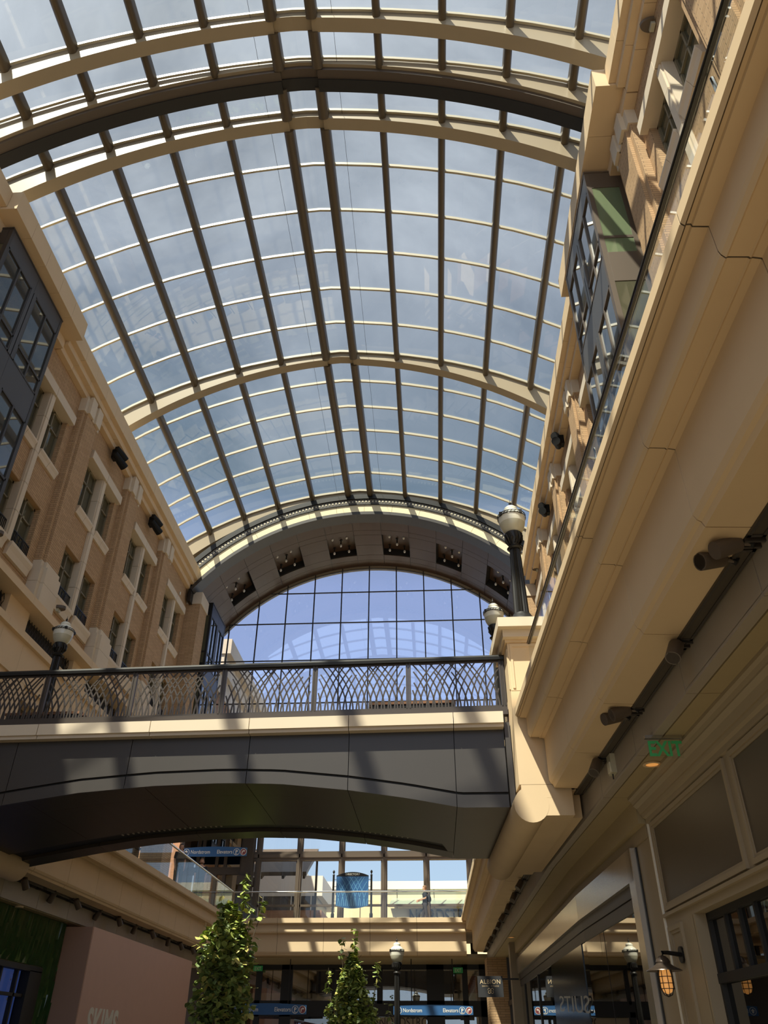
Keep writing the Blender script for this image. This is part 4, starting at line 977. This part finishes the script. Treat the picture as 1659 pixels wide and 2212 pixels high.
# ================================================================== hanging direction signs
def arrow(mb, cx, cz, y, kind, s):
    if kind == 'up': mb.prism([(cx - s, cz), (cx, cz + s), (cx + s, cz), (cx + s * .45, cz), (cx + s * .45, cz - s * .9), (cx - s * .45, cz - s * .9), (cx - s * .45, cz)], 1, y, y + .003)
    else:
        mb.prism([(cx - s * .8, cz - s * .9), (cx - s * .4, cz - s * .9), (cx - s * .4, cz - s * .0), (cx - s * .2, cz + .2 * s), (cx + s * .1, cz + .2 * s), (cx + s * .1, cz - .1 * s), (cx + s * .9, cz + .4 * s), (cx + s * .1, cz + .95 * s), (cx + s * .1, cz + .6 * s), (cx - s * .35, cz + .6 * s), (cx - s * .8, cz + .15 * s)], 1, y, y + .003)
def wayfinder(label, x0, x1, y, z0, z1, ztop, left=True, right=True):
    r = empty('hanging_sign', label, 'direction sign', group='blue direction signs')
    h = z1 - z0; n = 12
    MB().loft([[(x0 + (x1 - x0) * i / n, y, z0 - .06 * h * math.sin(PI * i / n)), (x0 + (x1 - x0) * i / n, y, z1 + .18 * h * math.sin(PI * i / n)), (x0 + (x1 - x0) * i / n, y + .08, z1 + .18 * h * math.sin(PI * i / n)), (x0 + (x1 - x0) * i / n, y + .08, z0 - .06 * h * math.sin(PI * i / n))] for i in range(n + 1)]).build('board', 'sign_blue', r)
    f = y - .004; zc = (z0 + z1) / 2
    for xx in (x0 + (x1 - x0) * .23, x0 + (x1 - x0) * .76): MB().tube([(xx, y + .04, z1 - .02), (xx, y + .04, ztop)], .02, 8).build('rod', 'black_iron', r)
    def disc(cx, m, rr): 
        q = MB(); q.loft([[(cx + rr * math.cos(2 * PI * k / 20), yy, zc + rr * math.sin(2 * PI * k / 20)) for k in range(20)] for yy in (f, f + .006)]); return q.build('symbol_disc', m, r)
    R = h * .43
    if left:
        disc(x0 + .22, 'white_paint', R); q = MB(); q.loft([[(x0 + .22 + R * .86 * math.cos(2 * PI * k / 20), yy, zc + R * .86 * math.sin(2 * PI * k / 20)) for k in range(20)] for yy in (f - .003, f)]); q.build('symbol_field', 'sign_blue', r)
        q = MB(); arrow(q, x0 + .22, zc, f - .006, 'up', R * .6); q.build('arrow', 'white_paint', r)
        text('lettering', 'Nordstrom', h * .66, (x0 + .22 + R * 1.35, f, zc - h * .20), (PI / 2, 0, 0), 'white_paint', r, ext=.003, sx=.86)
    c2, c1 = x1 - .17, x1 - .17 - R * 2.15
    disc(c1, 'white_paint', R); disc(c2, 'white_paint', R)
    for cx, m in ((c1, 'sign_blue'), (c2, 'sign_red')):
        q = MB(); q.loft([[(cx + R * .88 * math.cos(2 * PI * k / 20), yy, zc + R * .88 * math.sin(2 * PI * k / 20)) for k in range(20)] for yy in (f - .003, f)]); q.build('symbol_field', m, r)
    text('symbol_letter', 'P', h * .62, (c1, f - .004, zc - h * .20), (PI / 2, 0, 0), 'white_paint', r, ext=.003, align='CENTER', off=.004)
    MB().box(c1 - h * .18, c1 + h * .18, f - .007, f, zc - h * .30, zc - h * .25).build('symbol_line', 'white_paint', r)
    q = MB(); arrow(q, c2, zc, f - .006, 'turn', R * .6); q.build('arrow', 'white_paint', r)
    text('lettering', 'Elevators', h * .66, (c1 - R * 1.25, f, zc - h * .20), (PI / 2, 0, 0), 'white_paint', r, ext=.003, sx=.86, align='RIGHT')
wayfinder('blue hanging direction sign right of the ground street lamp, on two black rods', -1.86, 1.52, 39.5, 2.79, 3.10, 4.9)
wayfinder('blue hanging direction sign half hidden by the taller leafy tree, ground level', -9.0, -5.6, 39.5, 2.80, 3.14, 4.9)
wayfinder('blue hanging direction sign on the upper level left, above the glass balustrade', -12.7, -9.38, 41.9, 9.60, 9.98, 10.9)

# directory sign
ds = empty('directory_sign', 'blue directory board with a grass pattern between two finialed black posts', 'directory sign', (-3.70, 39.0, 6.30))
for s in (-1, 1): MB().lathe([(.075, 0), (.075, .28), (.05, .32), (.045, 1.85), (.055, 1.88), (.03, 1.92), (.02, 1.95), (.05, 1.99), (.055, 2.03), (.03, 2.08), (.006, 2.10)], (s * .87, 0, 0), 14).build('post', 'black_iron', ds, smooth=True)
n = 16; Wd = .74
def top_z(x): return 1.86 + .15 * (1 - (x / Wd) ** 2)
def bot_z(x): return .62 - .12 * (1 - (x / Wd) ** 2)
xs = xs_between(-Wd, Wd, n)
MB().loft([[(x, -.03, 1.82), (x, -.03, top_z(x)), (x, .03, top_z(x)), (x, .03, 1.82)] for x in xs]).build('header', 'black_iron', ds)
MB().loft([[(x, -.03, bot_z(x)), (x, -.03, 1.82), (x, .03, 1.82), (x, .03, bot_z(x))] for x in xs]).build('board', 'sign_blue', ds)
text('lettering', 'DIRECTORY', .115, (0, -.033, 1.87), (PI / 2, 0, 0), 'white_paint', ds, ext=.003, align='CENTER', sp=1.1)
q = MB(); blades(q, -Wd + .02, Wd - .02, .60, 1.80, 15, .018, -.034, .003, random.Random(11)); q.build('grass_pattern', 'sign_blue_light', ds)
q = MB()
for s in (-1, 1):
    for z in (.8, 1.4, 1.7): q.tube([(s * .72, 0, z), (s * .87, 0, z)], .012, 6)
q.build('brackets', 'black_iron', ds)

# ================================================================== trees
def tree(label, x, y, h, rad, nleaf, seed, leaf, tops, shd=.5):
    r = empty('tree', label, 'tree', (x, y, 0)); rn = random.Random(seed)
    q = MB(); q.tube([(0, 0, 0), (.03, 0, h * .4), (.0, .02, h * .8), (.05, 0, h * .98)], [.07, .05, .03, .008], 8)
    br_ = []
    for k in range(26):
        z = h * (.18 + .72 * k / 26); a = rn.uniform(0, 6.28); L = rad * .8 * (1.05 - .75 * max(0, (z / h - .35) / .65)) * rn.uniform(.6, 1.1)
        tip = (L * .8 * math.cos(a), L * .8 * math.sin(a), z + L * .9); q.tube([(0, 0, z), tip], [.018, .005], 5); br_.append(((0, 0, z), tip))
    q.build('trunk', 'bark', r)
    mb = {k: MB() for k in 'abc'}
    def put(p, s, rn=rn):
        d = Vector((rn.uniform(-1, 1), rn.uniform(-1, 1), rn.uniform(-1.1, .3))).normalized(); u = d.cross(Vector((rn.uniform(-.4, .4), rn.uniform(-.4, .4), 1))).normalized(); nrm = d.cross(u)
        P = Vector(p); pts = [P, P + d * s * .25 + u * s * .42, P + d * s * .62 + u * s * .34 + nrm * s * .05, P + d * s * 1.05, P + d * s * .62 - u * s * .34 + nrm * s * .05, P + d * s * .25 - u * s * .42]
        c = rn.random(); mb['a' if c < .5 else 'b' if c < .87 else 'c']._add(pts, [(0, 1, 2, 3), (0, 3, 4, 5)])
    for k in range(nleaf):
        z = h * rn.uniform(.12, .965); e = z / h
        prof = rad * (1.0 if e < shd else 1.0 - .95 * ((e - shd) / (.97 - shd)) ** 1.1)
        a = rn.uniform(0, 6.28); lump = .72 + .28 * math.sin(3 * a + seed + z * 2.2) * math.sin(z * 3.1 + a)
        rr = prof * lump * math.sqrt(rn.uniform(.12, 1)); put((rr * math.cos(a), rr * math.sin(a), z), leaf * rn.uniform(.7, 1.25))
    for tx, tz0, tz1, nn in tops:
        for k in range(nn): put((tx + rn.uniform(-.06, .06), rn.uniform(-.08, .08), rn.uniform(tz0, tz1)), leaf * rn.uniform(.8, 1.3))
        MB().tube([(tx * .8, 0, tz0 - .35), (tx * .95, 0, tz0), (tx, 0, tz1)], [.010, .008, .004], 5).build('shoot', 'bark', r)
    f = mb['a'].build('foliage', 'leaf_a', r); f['kind'] = 'stuff'
    for k in 'bc':
        me = mb[k]; o = me.build('foliage', 'leaf_' + k, r); o['kind'] = 'stuff'
tree('taller columnar leafy tree in front of the left pink hoarding', -4.72, 20.0, 4.55, .72, 4300, 2, .15, [(.30, 4.25, 5.05, 34), (.72, 4.05, 4.5, 16), (-.25, 4.1, 4.6, 8), (-.55, 3.7, 4.0, 8), (.5, 3.9, 4.3, 10)], .80)
tree('smaller columnar leafy tree left of the ground street lamp', -2.50, 27.0, 4.15, 1.15, 5200, 9, .135, [(.05, 4.0, 4.65, 26), (-.35, 3.9, 4.4, 20), (.75, 3.1, 3.75, 22), (-.72, 3.0, 3.6, 18), (1.1, 2.2, 2.7, 14)], .42)

# ================================================================== people
def skin_obj(name, pts, edges, radii, m, parent, root=0, sub=2):
    me = bpy.data.meshes.new(name); bm = bmesh.new(); ly_ = bm.verts.layers.skin.verify(); vs = [bm.verts.new(p) for p in pts]
    for a, b in edges: bm.edges.new((vs[a], vs[b]))
    for i, v in enumerate(vs): rr = radii[i]; v[ly_].radius = rr if isinstance(rr, tuple) else (rr, rr); v[ly_].use_root = (i == root)
    bm.to_mesh(me); bm.free(); me.materials.append(M[m])
    o = bpy.data.objects.new(name, me); S.collection.objects.link(o); o.parent = parent
    a = o.modifiers.new('skin', 'SKIN'); a.use_smooth_shade = True
    b = o.modifiers.new('sub', 'SUBSURF'); b.levels = sub; b.render_levels = sub
    return o
def person(label, loc, rz, hair, female=False, backpack=False, beard=False, bend=0.0, stride=.0, H=1.75):
    r = empty('person', label, 'person', loc, rz); k = H / 1.75    # faces local -y
    r.scale = (k, k, k); sw = .165 if female else .19
    P = [(0, 0, .95), (0, .01, 1.12), (0, .0, 1.30), (0, .01, 1.44), (0, .0, 1.53), (0, -.012, 1.585), (0, -.018, 1.635), (0, -.015, 1.685), (0, -.008, 1.725), (0, 0, 1.75)]
    Rr = [(.15, .11), (.135, .10), (.16, .11), (.11, .08), .050, (.068, .078), (.080, .094), (.082, .098), (.066, .080), .03]
    E = [(i, i + 1) for i in range(9)]
    def add(p, rr, fr): P.append(p); Rr.append(rr); E.append((fr, len(P) - 1)); return len(P) - 1
    chin = add((0, -.070, 1.570), .032, 5)
    hands = []
    for s in (-1, 1):
        sh_ = add((s * sw, .01, 1.42), .058, 3); el_ = add((s * (sw + .04), .03 + .02 * bend, 1.16), .043, sh_)
        wr = add((s * (sw + .02 - .05 * bend), -.06 - .20 * bend, 1.16 - .22 + .20 * bend), .028, el_); pm = add((s * (sw + .015 - .06 * bend), -.08 - .27 * bend, 1.16 - .30 + .24 * bend), .034, wr)
        d = Vector(P[pm]) - Vector(P[wr]); d.normalize(); side = Vector((s * 0, 1, 0)) if bend < .5 else Vector((0, 0, 1))
        for fi in range(4):
            off = side * ((fi - 1.5) * .020); L = (.058, .068, .064, .050)[fi]
            a1 = add(tuple(Vector(P[pm]) + d * .035 + off), .0095, pm); a2 = add(tuple(Vector(P[a1]) + d * L * .55 + Vector((-s * .006, 0, 0))), .0085, a1); add(tuple(Vector(P[a2]) + d * L * .45 + Vector((-s * .014, 0, 0))), .007, a2)
        t1 = add(tuple(Vector(P[wr]) + d * .03 - side * .036), .010, wr); add(tuple(Vector(P[t1]) + d * .045 - side * .012), .009, t1)
    for s in (-1, 1):
        hp = add((s * .095, 0, .88), .095, 0); kn = add((s * .10, -.02 + s * stride * .16, .50), .062, hp); an = add((s * .10, .03 + s * stride * .30, .09), .042, kn); add((s * .11, -.12 + s * stride * .30, .035), .035, an)
    skin_obj('body', P, E, Rr, 'skin', r)
    # clothes: a shirt shell, trousers, shoes
    T = [(0, .0, .74), (0, .01, 1.04), (0, .0, 1.30), (0, .01, 1.45)]; TR = [(.205, .16), (.18, .14), (.19, .135), (.13, .10)]; TE = [(0, 1), (1, 2), (2, 3)]
    for s in (-1, 1):
        T.append((s * sw, .01, 1.42)); TR.append(.082); TE.append((3, len(T) - 1)); T.append((s * (sw + .035), .025, 1.19)); TR.append(.068); TE.append((len(T) - 2, len(T) - 1))
    skin_obj('shirt', T, TE, TR, 'cloth_black', r)
    L = [(0, 0, 1.08)]; LR = [(.165, .125)]; LE = []
    for s in (-1, 1):
        b0 = len(L); L += [(s * .095, 0, .88), (s * .10, -.02 + s * stride * .16, .50), (s * .10, .03 + s * stride * .30, .10)]; LR += [.108, .08, .065]; LE += [(0, b0), (b0, b0 + 1), (b0 + 1, b0 + 2)]
    skin_obj('trousers', L, LE, LR, 'cloth_trouser', r)
    for s in (-1, 1): MB().prism([(-.17, 0), (.09, 0), (.09, .09), (.0, .11), (-.10, .07), (-.17, .05)], 0, s * .11 - .045, s * .11 + .045).build('shoe', 'cloth_black', r, loc=(0, s * stride * .30, 0))
    # hair: a shell around the skull, open over the face
    vs, fs, nu, nv = [], [], 20, 14
    for a in range(nv + 1):
        for b in range(nu):
            t, f = PI * a / nv, 2 * PI * b / nu; k_ = 1 + .04 * math.sin(5 * f + a)
            vs.append((.098 * k_ * math.sin(t) * math.cos(f), .002 + .115 * k_ * math.sin(t) * math.sin(f), 1.672 + .108 * math.cos(t)))
    for a in range(nv):
        for b in range(nu):
            q_ = [a * nu + b, a * nu + (b + 1) % nu, (a + 1) * nu + (b + 1) % nu, (a + 1) * nu + b]
            cy = sum(vs[v][1] for v in q_) / 4; cz = sum(vs[v][2] for v in q_) / 4
            if (cy < -.02 and cz < 1.715) or (cz < 1.60): continue
            fs.append(tuple(q_))
    h_ = MB(); h_._add(vs, fs); ho = h_.build('hair', hair, r, smooth=True); so = ho.modifiers.new('thick', 'SOLIDIFY'); so.thickness = .012
    if female: skin_obj('ponytail', [(0, .10, 1.66), (0, .13, 1.58), (0, .11, 1.46)], [(0, 1), (1, 2)], [.045, .05, .03], hair, r)
    MB().loft([[(-.012, -.108, 1.645), (.012, -.108, 1.645), (0, -.118, 1.645)], [(-.02, -.104, 1.612), (.02, -.104, 1.612), (0, -.135, 1.614)]]).build('nose', 'skin', r, smooth=True)
    q = MB()
    for s in (-1, 1): q.tube([(s * .033, -.098, 1.652), (s * .033, -.112, 1.652)], .009, 8)
    q.build('eyes', 'hair_dark', r)
    q = MB(); q.tube([(-.022, -.100, 1.590), (0, -.108, 1.588), (.022, -.100, 1.590)], .005, 6); q.build('mouth', 'sign_red', r)
    q = MB()
    for s in (-1, 1): q.tube([(s * .088, .0, 1.60), (s * .098, .01, 1.63), (s * .088, .0, 1.66)], [.008, .014, .01], 6)
    q.build('ears', 'skin', r, smooth=True)
    if beard: skin_obj('beard', [(0, -.085, 1.568), (-.05, -.05, 1.585), (.05, -.05, 1.585)], [(0, 1), (0, 2)], [.042, .03, .03], 'hair_brown', r)
    if backpack:
        bp_ = skin_obj('backpack', [(0, .20, 1.0), (0, .23, 1.15), (0, .19, 1.36)], [(0, 1), (1, 2)], [(.15, .10), (.16, .12), (.12, .07)], 'camera_black', r)
        q = MB()
        for s in (-1, 1): q.tube([(s * .11, .14, 1.40), (s * .12, .0, 1.50), (s * .13, -.12, 1.36), (s * .15, .0, 1.12), (s * .12, .14, 1.05)], .018, 6)
        q.build('straps', 'camera_black', bp_, smooth=True)
    return r
person('walking man in black with a backpack before the far window wall', (-.42, 40.6, 6.30), -PI / 2, 'hair_brown', backpack=True, bend=.95, stride=.5, H=1.66)
person('dark haired woman in a black top leaning by the left glass balustrade', (-9.43, 31.0, 6.28), .55, 'hair_dark', female=True, H=1.66)
person('bearded man in a dark shirt standing behind the left glass balustrade', (-9.39, 33.9, 6.28), .25, 'hair_brown', beard=True, H=1.68)

# ================================================================== outside world beyond the end windows
nb = empty('building', 'cream department store with a glass canopy beyond the window wall', 'building')
B('block', 'cream_build', nb, (-9, 18, 70, 90, 0, 12.3)); B('parapet', 'white_build', nb, (-9.1, 18, 69.8, 90, 12.3, 12.9)); 
q = MB()
for x in (-6, -3, 0, 3, 6): q.box(x, x + .04, 69.96, 70.02, 8, 12.3)
q.build('panel_joints', 'joint', nb)
q = MB(); q._add([(-3.4, 66, 10.62), (6, 66, 10.62), (6, 69.8, 11.6), (-3.4, 69.8, 11.6), (-3.4, 66, 10.67), (6, 66, 10.67), (6, 69.8, 11.65), (-3.4, 69.8, 11.65)], [(0, 1, 2, 3), (4, 5, 6, 7), (0, 1, 5, 4), (1, 2, 6, 5), (2, 3, 7, 6), (3, 0, 4, 7)]); q.build('canopy_glass', 'green_glass', nb)
q = MB()
for k in range(8): q.bar((-3.2 + 1.25 * k, 65.9, 10.60), (-2.6 + 1.25 * k, 69.8, 11.55), .10, .16)
q.box(-3.5, 6, 65.85, 65.97, 10.48, 10.62); q.build('canopy_ribs', 'bay_brown', nb)
B('sign_board', 'cream_build', nb, (-4, 6, 66.4, 66.6, 6, 10.45)); text('store_lettering', 'NORDSTROM', 1.40, (-1.95, 66.30, 9.40), (PI / 2, 0, 0), 'interior_dark', nb, ext=.08, sx=.66)
wbld = empty('building', 'white panelled building stepping down beyond the left of the window wall', 'building')
B('upper_block', 'white_build', wbld, (-18, -7.8, 60, 68, 10.4, 11.7)); B('setback', 'white_build', wbld, (-18, -9.3, 60.5, 68, 11.7, 12.3)); B('window_band', 'bay_metal', wbld, (-18, -8.2, 60.1, 66, 9.5, 10.4)); B('brick_base', 'brick_ext', wbld, (-18, -7.8, 60, 66, 0, 9.5))
q = MB()
for x in (-14, -12, -10, -8.6): q.box(x, x + .06, 60.0, 60.1, 9.5, 10.4)
q.build('window_bars', 'white_build', wbld)
eb = empty('building', 'brick building with a stepped stone cornice outside the arched window at left', 'building')
B('brick_wall', 'brick_ext', eb, (-20, -13.4, 46, 59.5, 0, 20.2)); B('cornice_low', 'stone_pale', eb, (-20, -13.2, 45.9, 59.6, 20.2, 21.4)); B('cornice_mid', 'stone_pale', eb, (-20, -12.9, 45.8, 59.7, 21.4, 22.4)); B('cornice_top', 'stone_pale', eb, (-20, -12.5, 45.7, 59.8, 22.4, 23.4))

aw2 = empty('awning', 'dark sloping awning outside the window wall at its upper left', 'awning')
MB().prism([(46.0, 9.35), (46.0, 9.55), (50.5, 11.6), (50.5, 11.3)], 0, -13.0, -6.9).build('slope', 'bay_brown', aw2)
q = MB()
for x in (-9.4, -8.2, -7.05): q.bar((x, 46.1, 9.3), (x, 50.4, 11.25), .12, .18)
q.build('ribs', 'interior_dark', aw2)
q = MB()
for x in (-12.6, -7.0): q.box(x, x + .12, 50.3, 50.42, 0, 11.3)
q.build('posts', 'interior_dark', aw2)
